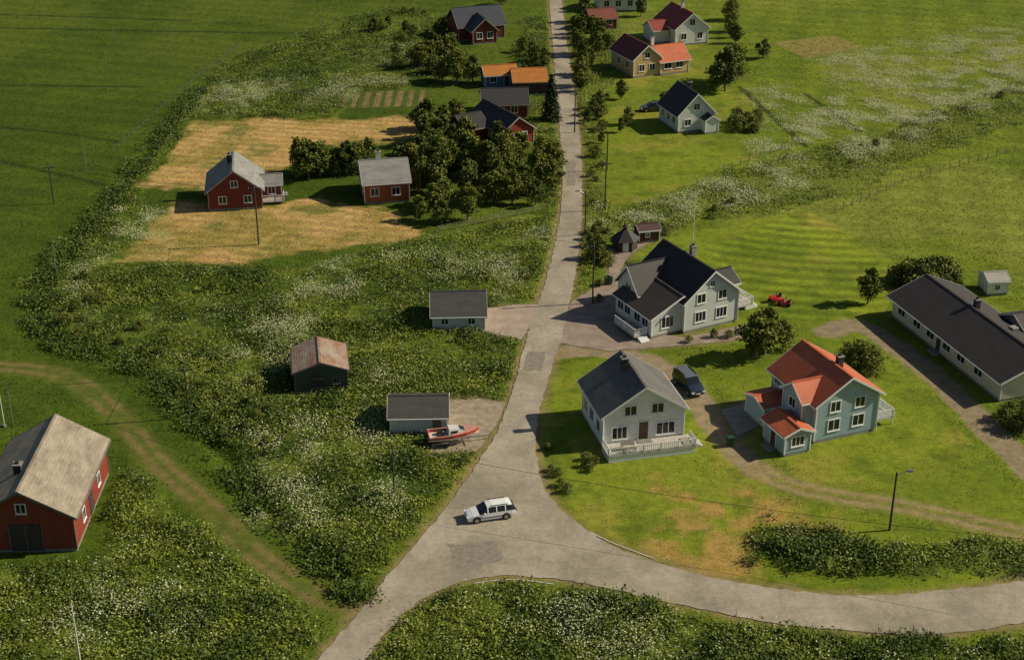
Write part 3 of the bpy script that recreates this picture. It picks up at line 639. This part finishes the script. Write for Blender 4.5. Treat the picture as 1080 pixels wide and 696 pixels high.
LAWN=[GP(p) for p in (
[(568,392),(640,375),(705,385),(735,400),(760,440),(800,500),(820,530),(1000,555),(1090,580),(1090,612),(900,628),(800,618),(700,592),(620,560),(580,522),(565,470)],
[(770,372),(870,345),(900,350),(960,400),(1080,520),(1090,570),(960,540),(850,510),(800,450),(760,400)],
[(640,262),(850,222),(880,235),(965,290),(930,330),(870,345),(800,340),(770,300)],
[(625,120),(700,95),(790,100),(835,155),(700,205),(635,222)],
[(640,60),(760,40),(800,90),(760,100),(640,110)],[(440,120),(500,125),(500,145),(440,150)])]
STRIPE=GP([(800,340),(765,300),(742,262),(850,222),(960,288),(925,335)])
DRY=GP([(715,515),(800,512),(900,540),(960,560),(880,560),(800,556),(798,590),(830,608),(770,608),(705,595),(690,570)])
CROP=GP([(366,98),(455,95),(452,112),(358,114)]); CROP2=GP([(815,45),(880,38),(910,50),(850,62)])
DITCH=catmull(GP([(215,90),(190,118),(130,195),(62,280),(38,320),(52,356),(110,378),(160,398),(205,442),(245,490),(290,545),(340,590),(384,626)]),4)
TR1=catmull(GP([(-40,384),(40,390),(85,405),(130,445),(170,490),(215,530),(265,580),(310,612),(345,632),(378,640)]),4)
DR1=catmull(GP([(585,372),(640,370),(700,388),(735,420),(770,468),(800,496)]),4); DR2=catmull(GP([(800,496),(850,516),(950,533),(1020,548),(1130,575)]),4)
DR3=catmull(GP([(872,350),(905,343),(945,365),(1000,410),(1040,450),(1130,535)]),4)
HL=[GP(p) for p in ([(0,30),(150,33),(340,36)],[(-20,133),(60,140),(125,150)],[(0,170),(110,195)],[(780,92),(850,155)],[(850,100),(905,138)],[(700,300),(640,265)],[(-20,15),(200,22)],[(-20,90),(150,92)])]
def layers(X,Y):
    r={}
    nj=(fbm(X,Y,5,1)-.5)*2; nk=(fbm(X,Y,1.6,2)-.5)*2
    r['road']=sdf(ROAD,X,Y)
    l=np.zeros(X.shape); low=np.zeros(X.shape)
    for i,P in enumerate(LUSH):
        s_=ss(-.9,.9,sdf(P,X,Y)+nj*2.8+nk*1.6); l=np.maximum(l,s_)
        if i in (5,6): low=np.maximum(low,s_)
    lawn=np.zeros(X.shape)
    for P in LAWN: lawn=np.maximum(lawn,ss(-.5,.5,sdf(P,X,Y)+nk*.8))
    yel=np.zeros(X.shape)
    for P in YEL: yel=np.maximum(yel,ss(-.8,.8,sdf(P,X,Y)+nj*2.5+nk*1.2))
    dry=ss(-2.0,3,sdf(DRY,X,Y)+nj*5+nk*2)
    fl=np.zeros(X.shape)
    for P,k in FLOW: fl=np.maximum(fl,k*ss(-3,4,sdf(P,X,Y)+nj*5))
    keep=np.ones(X.shape)
    keep*=1-ss(-1.0,-.2,r['road'])
    for P in SH: keep*=1-ss(-.9,0,sdf(P,X,Y))
    dd=ldist(TR1,X,Y); r['tr1']=dd; keep*=ss(1.3,2.4,dd)
    d1=ldist(DR1,X,Y); d2=ldist(DR2,X,Y); d3=ldist(DR3,X,Y); r['d1'],r['d2'],r['d3']=d1,d2,d3
    for d in (d1,d2,d3): keep*=ss(1.5,2.4,d)
    for (px,py,an,x0,x1,y0,y1) in PADS:
        m=(np.abs(X-px)<35)&(np.abs(Y-py)<35)
        lx=(X[m]-px)*math.cos(an)+(Y[m]-py)*math.sin(an); ly=-(X[m]-px)*math.sin(an)+(Y[m]-py)*math.cos(an)
        q=np.maximum(np.maximum(x0-lx,lx-x1),np.maximum(y0-ly,ly-y1)); kk=keep[m]; keep[m]=kk*ss(.1,.9,q)
    r.update(lush=l*keep*(1-yel),lawn=lawn,yel=yel,dry=dry,fl=fl*keep,keep=keep,nj=nj,nk=nk,lushraw=l,low=low)
    r['ditch']=ldist(DITCH,X,Y)
    return r
def height(X,Y,r):
    h=r['lush']*(1-.6*r['low'])*(.02+.42*fbm(X,Y,5.0,4)+.10*(vn(X,Y,.9,6)-.4))+ (1-r['lush'])*r['keep']*(.10*(fbm(X,Y,4,8)-.4))*(1-.7*r['lawn'])
    h-=.6*np.exp(-(r['ditch']/1.3)**2)*r['keep']
    h=h*r['keep']-.02*(1-r['keep'])
    h=np.where(r['road']>-.5,-.03,h)
    return h
xs=np.concatenate([[-4000,-2500,-1400,-800,-450,-280,-190,-150],np.arange(-132,-62,.65),np.arange(-62,62,.38),np.arange(62,132,.65),[150,190,280,450,800,1400,2500,4000]])
ys=[-1500,-600,-200,0,50,75,84]; y=88.0
while y<352: ys.append(y); y+=.34+max(0,(y-150))*.0022
ys=np.array(ys+[365,390,430,500,620,850,1300,2200,4500],float)
X,Y=np.meshgrid(xs,ys); sh=X.shape; X=X.ravel();Y=Y.ravel()
r=layers(X,Y); Z=height(X,Y,r)
inner=(np.abs(X)<135)&(Y>86)&(Y<352); Z=np.where(inner,Z,-.02)
def mixn(c,n,m): return c*(1-m[:,None])+np.array(n)[None,:]*m[:,None]
big=fbm(X,Y,26,11); med=fbm(X,Y,7,12); fine=fbm(X,Y,1.8,13)
side=ss(-30,40,X-(Y-200)*.05)  # darker left: field greens plus vignette shading put into the albedo
col=mixn(np.tile(np.array([.062,.103,.010]),(X.size,1)),(.18,.24,.022),side)
col=mixn(col,(.085,.135,.012),ss(.4,.65,med)*(1-side)*.7); col=mixn(col,(.12,.185,.018),ss(.4,.65,med)*side*.6); col=mixn(col,(.26,.29,.055),ss(.48,.70,big)*.7*side)
col=mixn(col,(.12,.16,.02),ss(250,300,Y)*(1-side)*ss(.4,.6,big)*.7)
str_=np.sin((X*.25+Y*.97)*1.1+med*3)*.5+.5; col*=(1-.16*str_*(1-r['lawn']))[:,None]
st2=np.sin((X*.9-Y*.2)*.9+med*2)*.5+.5; col*=(1-.14*st2*side*(1-r['lawn']))[:,None]
col=mixn(col,(.19,.245,.020),r['lawn']*.85); col=mixn(col,(.29,.265,.05),r['lawn']*ss(.48,.70,med)*.65); col=mixn(col,(.10,.155,.012),r['lawn']*ss(.52,.35,big)*.6)
col=mixn(col,(.08,.125,.012),r['lawn']*ss(.46,.32,fbm(X,Y,3,51))*.5)
sm=ss(-.5,.5,sdf(STRIPE,X,Y)); cc_=G(850,150); rad=np.sqrt((X-cc_[0])**2+(Y-cc_[1])**2)
sv=np.sin(rad*2.3)
col=col*(1+sm*(.24*sv+.06))[:,None]
lushc=mixn(np.tile(np.array([.055,.094,.011]),(X.size,1)),(.12,.165,.02),ss(.38,.62,med)); lushc=mixn(lushc,(.022,.042,.007),ss(.48,.34,fine)*.6); lushc=mixn(lushc,(.17,.215,.03),np.maximum(r['low'],side*.2)*.7)
L=r['lushraw'][:,None]; col=col*(1-L)+lushc*L
yc=mixn(np.tile(np.array([.46,.31,.12]),(X.size,1)),(.27,.22,.06),ss(.42,.68,med)); yc=mixn(yc,(.14,.165,.035),ss(.54,.70,fbm(X,Y,5,21))*.8); yc=mixn(yc,(.56,.40,.18),ss(.5,.8,fine)*.5)
yc*=(1+.14*np.sin((X*.2+Y*.98)*2.6+med*4))[:,None]
col=col*(1-r['yel'][:,None])+yc*r['yel'][:,None]
col=mixn(col,(.38,.25,.08),r['dry']*ss(.28,.52,fbm(X,Y,2.5,31))*.9)
cm=ss(-.3,.3,sdf(CROP,X,Y)); col=mixn(col,(.22,.17,.08),cm); col=mixn(col,(.07,.11,.02),cm*ss(-.2,.3,np.sin(X*3.2)))
cm=ss(-.3,.3,sdf(CROP2,X,Y)); col=mixn(col,(.28,.22,.08),cm*.8)
f=r['fl']*ss(.46,.62,fbm(X,Y,3.2,17)); col=mixn(col,(.34,.37,.16),f*.55)
nz=r['nk']
rut=ss(.60,.2,np.abs(r['tr1']-.75)+nz*.15); col=mixn(col,(.125,.145,.03),ss(2.4,1.0,r['tr1'])*.6); col=mixn(col,(.21,.16,.07),rut*.75*ss(.3,.5,fbm(X,Y,3,61)))
g=ss(1.9,1.3,r['d1']+nz*.5); col=mixn(col,(.30,.235,.16),g*.95)
g=ss(.5,.2,np.abs(r['d2']-.8)+nz*.2); col=mixn(col,(.36,.28,.17),g); col=mixn(col,(.24,.20,.08),ss(2.2,1.0,r['d2']+nz*.5)*.55)
g=ss(2.0,1.4,r['d3']+nz*.4); col=mixn(col,(.27,.215,.15),g*.95)
v=ss(-1.1,-.1,r['road']+nz*.7); col=mixn(col,(.26,.20,.10),v*.8)
for P in SH: col=mixn(col,(.2,.17,.09),ss(-.9,-.1,sdf(P,X,Y)+nz*.5)*.7)
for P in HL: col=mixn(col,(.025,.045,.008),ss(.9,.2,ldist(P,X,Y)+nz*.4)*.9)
me=bpy.data.meshes.new('ground'); ny,nx=sh
me.vertices.add(X.size); me.vertices.foreach_set('co',np.stack([X,Y,Z],1).astype(np.float32).ravel())
I=np.arange(ny*nx).reshape(ny,nx); q=np.stack([I[:-1,:-1],I[:-1,1:],I[1:,1:],I[1:,:-1]],-1).reshape(-1,4)
def setfaces(me,q):
    me.loops.add(q.size); me.loops.foreach_set('vertex_index',q.astype(np.int32).ravel()); me.polygons.add(len(q)); me.polygons.foreach_set('loop_start',np.arange(0,q.size,4,dtype=np.int32))
setfaces(me,q); me.update(calc_edges=True)
def setcol(me,c):
    a=me.color_attributes.new('col','FLOAT_COLOR','POINT'); a.data.foreach_set('color',np.concatenate([c,np.ones((len(c),1))],1).astype(np.float32).ravel())
setcol(me,np.clip(col,0,1)); me.polygons.foreach_set('use_smooth',np.ones(len(q),bool)); me.validate()
gr=bpy.data.objects.new('ground',me); sc.collection.objects.link(gr)
m,nt,bb=newmat('meadow_ground'); at=N(nt,'ShaderNodeAttribute',attribute_name='col')
a1=ramp(nt,noise(nt,.9,5,.75),.3,.7); a2=ramp(nt,noise(nt,6,3,.75),.25,.75)
c=mixc(nt,at.outputs['Color'],mixc(nt,(.62,.66,.6,1),(1.3,1.24,1.2,1),a1),1.0,'MULTIPLY'); c=mixc(nt,c,mixc(nt,(.6,.6,.6,1),(1.36,1.32,1.28,1),a2),1.0,'MULTIPLY')
nt.links.new(c,bb.inputs['Base Color']); bb.inputs['Roughness'].default_value=.95; bb.inputs['Specular IOR Level'].default_value=.1; me.materials.append(m)
# ================================================================ FOLIAGE
def leafmat(name,vary=False):
    m,nt,bb=newmat(name); at=N(nt,'ShaderNodeAttribute',attribute_name='col')
    if vary:
        oi=N(nt,'ShaderNodeObjectInfo'); c=mixc(nt,at.outputs['Color'],mixc(nt,(.8,.85,.85,1),(1.4,1.25,1.0,1),oi.outputs['Random']),1.0,'MULTIPLY')
    else: c=at.outputs['Color']
    nt.links.new(c,bb.inputs['Base Color']); bb.inputs['Roughness'].default_value=.6; bb.inputs['Specular IOR Level'].default_value=.2
    return m
LEAF=leafmat('foliage',True); HERB=leafmat('herbage'); BARK=plain('birch_bark',(.22,.20,.17),.9,scale=6)
rs=np.random.RandomState(11)
def quads(C,size,up=.6,elong=1.4):
    n=len(C); nrm=rs.normal(size=(n,3)); nrm[:,2]=np.abs(nrm[:,2])+up; nrm/=np.linalg.norm(nrm,axis=1)[:,None]
    t=rs.normal(size=(n,3)); a=np.cross(nrm,t); a/=np.linalg.norm(a,axis=1)[:,None]+1e-9; b_=np.cross(nrm,a)
    s=np.asarray(size).reshape(-1,1); a=a*s*elong; b_=b_*s
    return np.stack([C-a,C-b_,C+a,C+b_],1).reshape(-1,3)
def blades(C,w,h):
    n=len(C); a=rs.normal(size=(n,3))*.5; a[:,2]=1; a/=np.linalg.norm(a,axis=1)[:,None]; t=rs.normal(size=(n,3)); t[:,2]*=.3; b_=np.cross(a,t); b_/=np.linalg.norm(b_,axis=1)[:,None]+1e-9
    a=a*np.asarray(h).reshape(-1,1); b_=b_*np.asarray(w).reshape(-1,1)
    return np.stack([C-b_,C+b_,C+a+b_*.25,C+a-b_*.25],1).reshape(-1,3)
def qmesh(name,V,colr,mat,link=True):
    me=bpy.data.meshes.new(name); me.vertices.add(len(V)); me.vertices.foreach_set('co',V.astype(np.float32).ravel())
    setfaces(me,np.arange(len(V)).reshape(-1,4)); me.update(calc_edges=True); setcol(me,np.clip(np.repeat(colr,4,axis=0),0,1)); me.materials.append(mat)
    if link:
        o=bpy.data.objects.new(name,me); sc.collection.objects.link(o); return o
    return me
def cloud(name,C,size,colr,up=.6,elong=1.4,mat=HERB,link=True): return qmesh(name,quads(C,size,up,elong),colr,mat,link)
NC=420000
cy=88+(350-88)*rs.rand(NC)**1.15; cx=(rs.rand(NC)*2-1)*(16+.345*cy+6)
rr=layers(cx,cy); cz=height(cx,cy,rr)
p=rs.rand(NC)
def rep(a,K): return np.repeat(a,K)
dn=fbm(cx,cy,4,41); shade=fbm(cx,cy,9,42); sh2=fbm(cx,cy,2.2,43)
sidec=ss(-30,40,cx-(cy-200)*.05)  # same painted left-side darkening, for the grass tufts
near_vignette=ss(135,105,cy)  # vignette painted into weed colour: darker towards the bottom of the view
sel=(rr['lush']>.35)&(p<.25+.5*ss(.34,.5,dn))
x,y,z=cx[sel],cy[sel],cz[sel]; k=len(x); K=6
hh=(.06+.5*ss(.34,.68,dn[sel])+.14*rs.rand(k))*(1-.4*rr['low'][sel])
hx=rep(hh,K); off=rs.normal(size=(k*K,2))*.38
tone=np.clip(rep(ss(.36,.62,shade[sel])*.45+.45*ss(.35,.65,sh2[sel])+.02+.35*rr['low'][sel]-.10*near_vignette[sel],K)+rs.normal(size=k*K)*.12+.35*(rep(rs.rand(k),K)-.5),0,1)[:,None]
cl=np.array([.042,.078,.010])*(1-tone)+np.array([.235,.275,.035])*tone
nb=int(k*K*.42); perm=rs.permutation(k*K); A=perm[:nb]; B=perm[nb:]
base=np.stack([rep(x,K)+off[:,0],rep(y,K)+off[:,1],rep(z,K)-.02],1)
Vb=blades(base[A],.025+.03*rs.rand(nb),hx[A]*(.6+.5*rs.rand(nb))+.08)
cB=base[B].copy(); cB[:,2]+=rs.rand(len(B))**.7*hx[B]+.03
Vl=quads(cB,.04+.07*rs.rand(len(B)),1.2,1.6)
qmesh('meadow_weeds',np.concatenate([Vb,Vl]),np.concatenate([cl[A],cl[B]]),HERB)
# flowers
sel=((rr['fl']>.08)&(rs.rand(NC)<rr['fl']*1.2*ss(.42,.6,fbm(cx,cy,3.2,17)))|((rr['lush']>.5)&(rs.rand(NC)<.018)))&(rr['keep']>.6)&(rr['yel']<.3)
x,y,z=cx[sel],cy[sel],cz[sel];k=len(x);K=8; off=rs.normal(size=(k*K,2))*.6
lz=rep(np.where(rr['lush'][sel]>.5,1,.45),K)
C=np.stack([rep(x,K)+off[:,0],rep(y,K)+off[:,1],rep(z,K)+(.35+.35*rs.rand(k*K))*lz],1)
cloud('white_wildflowers',C,.04+.05*rs.rand(k*K),np.array([.54,.56,.32])*(.5+.7*rs.rand(k*K,1)),up=2.5,elong=1.1)
# grass tufts elsewhere
sel=(rr['lush']<=.35)&(rr['keep']>.7)&(rr['road']<-.4)&(rs.rand(NC)<np.where(rr['lawn']>.5,.12,.26))
x,y,z=cx[sel],cy[sel],cz[sel];k=len(x);K=5; off=rs.normal(size=(k*K,2))*.4
C=np.stack([rep(x,K)+off[:,0],rep(y,K)+off[:,1],rep(z,K)],1)
yl=rep(np.clip(rr['yel'][sel]+rr['dry'][sel]*.7,0,1),K)[:,None]; sd_=rep(sidec[sel],K)[:,None]; tn=(.7+.6*rs.rand(k*K,1))
cg=(np.array([.085,.13,.014])*(1-sd_)+np.array([.22,.27,.03])*sd_)*(1-yl)+np.array([.50,.36,.14])*yl
qmesh('grass_tufts',blades(C,.03+.03*rs.rand(k*K),(.06+.12*rs.rand(k*K))*rep(1-.5*rr['lawn'][sel],K)),cg*tn,HERB)
# ditch thicket & scattered bushes
sel=((rr['ditch']<1.7)&(rs.rand(NC)<.42*ss(.30,.5,dn)))|((rr['lush']>.8)&(rr['low']<.3)&(ss(.64,.72,dn)>rs.rand(NC))&(p<.2))
x,y,z=cx[sel],cy[sel],cz[sel];k=len(x);K=16; off=rs.normal(size=(k*K,3))*np.array([.4,.4,.28])
hh=.6+.6*rs.rand(k)
C=np.stack([rep(x,K)+off[:,0],rep(y,K)+off[:,1],rep(np.maximum(z,-.3),K)+rep(hh,K)*.6+off[:,2]],1)
tone=np.clip(.4+rs.normal(size=k*K)*.15+.4*(rep(rs.rand(k),K)-.5),0,1)[:,None]
cloud('ditch_shrubbery',C,.06+.07*rs.rand(k*K),np.array([.028,.058,.010])*(1-tone)+np.array([.13,.18,.02])*tone,up=.6)
# --- trees
def tree_mesh(seed,h=6.0,wid=2.2,nl=3400,trunk=True,low=.22):
    R=np.random.RandomState(seed); V=[];Fc=[]
    def limb(a,c,r0,r1,n=6):
        a=Vector(a);c=Vector(c);d=(c-a).normalized();t=Vector((1,0,0)) if abs(d.x)<.8 else Vector((0,1,0));x=d.cross(t).normalized();y=d.cross(x);o=len(V)
        for q,r_ in((a,r0),(c,r1)):
            for i in range(n): V.append(tuple(q+(x*math.cos(6.283*i/n)+y*math.sin(6.283*i/n))*r_))
        for i in range(n): Fc.append((o+i,o+(i+1)%n,o+n+(i+1)%n,o+n+i))
    lobes=[]
    nL=R.randint(11,16)
    for i in range(nL):
        t=(i+.5)/nL; zz=h*(low+.72*t); rad=wid*math.sin(math.pi*min(1,.18+.80*t))**.8*.75; an=i*2.4+R.rand(); rr_=rad*(.35+.65*R.rand())
        lobes.append((rr_*math.cos(an),rr_*math.sin(an),zz,wid*(.28+.22*R.rand())*(1.15-.5*t)))
    k=[(0,0,-.3),(.08,.05,h*.3),(-.06,.1,h*.6),(.05,0,h*.88)]; rr0=[.2,.15,.1,.03]
    for i in range(3): limb(k[i],k[i+1],rr0[i]*h/6,rr0[i+1]*h/6)
    for l in lobes: limb((0,0,max(.5*h/6,l[2]-h*.18)),(l[0],l[1],l[2]),.05*h/6,.015)
    nb=len(Fc); per=nl//nL; C=[];T=[]
    for (x,y,z,rd) in lobes:
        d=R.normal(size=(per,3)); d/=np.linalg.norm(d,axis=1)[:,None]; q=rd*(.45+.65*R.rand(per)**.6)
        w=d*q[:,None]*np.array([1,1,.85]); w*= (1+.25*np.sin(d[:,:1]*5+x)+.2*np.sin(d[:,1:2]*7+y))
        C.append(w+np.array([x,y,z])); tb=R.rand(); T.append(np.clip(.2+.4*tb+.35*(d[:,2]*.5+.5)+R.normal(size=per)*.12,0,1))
    C=np.concatenate(C);T=np.concatenate(T)[:,None]; Q=quads(C,(.07+.09*R.rand(len(C)))*(h/6)**.5,.4)
    VV=np.concatenate([np.array(V).reshape(-1,3),Q])
    o=len(V); FQ=np.arange(len(Q)).reshape(-1,4)+o
    FQ=np.concatenate([np.array(Fc),FQ])
    me=bpy.data.meshes.new('tree_mesh'); me.vertices.add(len(VV)); me.vertices.foreach_set('co',VV.astype(np.float32).ravel()); setfaces(me,FQ); me.update(calc_edges=True)
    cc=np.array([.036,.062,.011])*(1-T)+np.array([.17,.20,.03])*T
    setcol(me,np.concatenate([np.full((o,3),.2),np.repeat(cc,4,axis=0)]))
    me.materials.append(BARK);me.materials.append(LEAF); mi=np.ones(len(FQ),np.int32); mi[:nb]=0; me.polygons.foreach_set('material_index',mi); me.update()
    return me
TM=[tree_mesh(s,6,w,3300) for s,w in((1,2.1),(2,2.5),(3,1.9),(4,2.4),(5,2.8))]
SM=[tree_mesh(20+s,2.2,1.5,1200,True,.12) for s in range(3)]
def spruce(h):
    R=np.random.RandomState(9); C=[];T=[]
    for i in range(26):
        t=i/26; z=h*(.08+.9*t); rad=(1-t)**.85*h*.2+.1
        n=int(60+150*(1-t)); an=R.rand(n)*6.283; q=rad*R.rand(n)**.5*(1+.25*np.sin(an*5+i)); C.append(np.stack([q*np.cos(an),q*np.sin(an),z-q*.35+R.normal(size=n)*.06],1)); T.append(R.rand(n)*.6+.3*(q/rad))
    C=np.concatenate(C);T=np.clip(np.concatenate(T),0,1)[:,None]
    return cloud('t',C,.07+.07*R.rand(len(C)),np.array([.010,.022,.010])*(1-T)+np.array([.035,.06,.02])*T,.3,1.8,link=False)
def put(me,name,x,y,s,sz=1):
    o=bpy.data.objects.new(name,me); o.location=(x,y,0); o.scale=(s,s,s*sz); o.rotation_euler=(0,0,random.random()*6.28); sc.collection.objects.link(o); return o
for u,v,h in ((581,128,8.5),):
    x,y=G(u,v); e=bpy.data.objects.new('spruce_tree',None); e.location=(x,y,0); sc.collection.objects.link(e)
    o=bpy.data.objects.new('crown',spruce(h)); o.parent=e; sc.collection.objects.link(o)
    t=Bld('trunk_tmp',(0,0)); t.cyl('trunk',BARK,(0,0,-.2),(0,0,h*.9),.16,.03,8)
    V,Fc,M,fm=t.p['trunk']; bpy.data.objects.remove(t.e); mesh_obj('trunk',V,Fc,M,fm,e)
def inpoly(P,u,v):
    c=False
    for i in range(len(P)):
        a,b_=P[i],P[(i+1)%len(P)]
        if (a[1]>v)!=(b_[1]>v) and u<(b_[0]-a[0])*(v-a[1])/(b_[1]-a[1])+a[0]: c=not c
    return c
placed=[]
def clear(x,y,m=1.0):
    for (px,py,an,x0,x1,y0,y1) in PADS:
        lx=(x-px)*math.cos(an)+(y-py)*math.sin(an); ly=-(x-px)*math.sin(an)+(y-py)*math.cos(an)
        if x0-m<lx<x1+m and y0-m<ly<y1+m: return False
    return True
def grove(poly,n,h0,h1,mind=1.8,name='birch_tree',M=TM,base=6.0):
    P=GP(poly); xs_=[p[0] for p in P];ys_=[p[1] for p in P];k=0;t=0
    while k<n and t<n*60:
        t+=1; x=random.uniform(min(xs_),max(xs_));y=random.uniform(min(ys_),max(ys_))
        if not inpoly(P,x,y) or not clear(x,y,1.2) or any((x-a)**2+(y-b_)**2<mind**2 for a,b_ in placed): continue
        if sdf(ROAD,np.array([x]),np.array([y]))[0]>-1.2: continue
        placed.append((x,y)); put(random.choice(M),name,x,y,random.uniform(h0,h1)/base,random.uniform(.85,1.15)); k+=1
grove([(440,165),(475,150),(525,160),(560,165),(588,185),(582,212),(520,228),(470,240),(437,232),(428,195)],46,3.2,6.2)
grove([(470,118),(500,128),(490,165),(450,168),(440,130)],9,4,6.5)
grove([(436,62),(480,62),(512,70),(510,90),(440,88)],11,4,6.5)
grove([(455,30),(482,20),(482,60),(450,62)],3,3.5,5)
grove([(536,50),(572,46),(576,74),(550,76)],4,3,5)
grove([(602,20),(622,40),(640,60),(636,98),(612,100),(608,60)],13,2.6,5)
grove([(602,0),(640,36),(655,48),(648,64),(620,60)],6,3.5,5.5)
grove([(618,110),(640,115),(640,150),(622,160)],5,2.2,4)
grove([(640,-20),(820,-30),(800,2),(700,2),(690,8),(640,0)],15,4,6.5)
grove([(440,-40),(560,-40),(560,8),(500,8)],6,3.5,5.5)
grove([(620,255),(645,245),(650,262),(625,285)],4,2,3.2)
grove([(745,10),(790,30),(770,50),(750,40)],3,3,5)
for u,v,h in ((326,188,7),(338,186,6),(316,182,5.2),(366,184,6.2),(378,182,5.5),(352,184,4.5),(390,178,4.8),(765,96,8),(758,92,6),(773,86,6.5),(776,46,4.5),(805,62,4.2),(798,378,6.8),(806,374,6.0),(915,320,4.6),(825,368,3.5),(540,215,5),(420,182,5),(700,112,3),(655,105,3.5),(676,18,5),(395,35,3.5),(410,30,3.2),(428,36,3.5),(655,140,2.6),(662,132,3)):
    x,y=G(u,v); placed.append((x,y)); put(random.choice(TM),'birch_tree',x,y,h/6,random.uniform(.85,1.1))
grove([(942,300),(975,288),(1010,296),(1010,306),(950,308)],14,2.2,3.6,1.2,'shrub',SM,2.2)
grove([(770,128),(800,126),(805,146),(772,148)],9,1.8,3,1.0,'shrub',SM,2.2)
grove([(880,372),(915,372),(930,395),(905,398)],9,1.5,2.4,1.0,'shrub',SM,2.2)
grove([(565,440),(572,440),(588,490),(600,520),(590,520),(572,480)],5,.7,1.2,1.0,'shrub',SM,2.2)
grove([(615,482),(630,486),(634,500),(618,498)],4,.7,1.2,.8,'shrub',SM,2.2)
grove([(360,30),(470,0),(470,60),(420,80)],12,1.6,2.8,1.5,'shrub',SM,2.2)
grove([(625,100),(640,100),(645,330),(620,330),(622,200)],16,1.0,2.2,1.2,'shrub',SM,2.2)
grove([(700,350),(790,340),(800,352),(720,362)],5,.8,1.3,1.0,'shrub',SM,2.2)
grove([(1060,430),(1080,425),(1085,470),(1068,460)],5,1.5,2.6,1,'shrub',SM,2.2)
grove([(860,170),(1000,120),(1080,95),(1080,110),(900,190)],6,.8,1.4,1.5,'shrub',SM,2.2)
grove([(660,240),(730,235),(800,200),(800,212),(700,250)],6,.8,1.4,1.5,'shrub',SM,2.2)
grove([(60,280),(130,290),(140,330),(300,420),(300,520),(200,400),(60,350)],26,.9,1.9,1.5,'shrub',SM,2.2)
# ================================================================ LIGHT, SKY, CAMERA
w=bpy.data.worlds.new('World'); sc.world=w; w.use_nodes=True; nt=w.node_tree
sk=nt.nodes.new('ShaderNodeTexSky'); sk.sky_type='NISHITA'; sk.sun_disc=False
sd=Vector((1,.14,0)).normalized(); EL=math.radians(35)
sk.sun_elevation=EL; sk.sun_rotation=math.atan2(sd.x,sd.y)
nt.links.new(sk.outputs[0],nt.nodes['Background'].inputs[0]); nt.nodes['Background'].inputs[1].default_value=.05
l=bpy.data.lights.new('sun','SUN'); l.energy=5.0; l.angle=math.radians(.5); l.color=(1,.90,.69)
so=bpy.data.objects.new('sun',l); sc.collection.objects.link(so)
dv=Vector((sd.x*math.cos(EL),sd.y*math.cos(EL),math.sin(EL))); so.rotation_euler=dv.to_track_quat('Z','Y').to_euler(); so.location=(100,150,120)
cam=bpy.data.cameras.new('camera'); cam.lens=F/1080*36; cam.sensor_width=36; cam.clip_end=12000; cam.clip_start=1
co=bpy.data.objects.new('camera',cam); co.location=(0,0,H); co.rotation_euler=(math.pi/2-PITCH,0,0); sc.collection.objects.link(co); sc.camera=co
sc.view_settings.view_transform='Standard'; sc.view_settings.look='None'; sc.view_settings.exposure=0
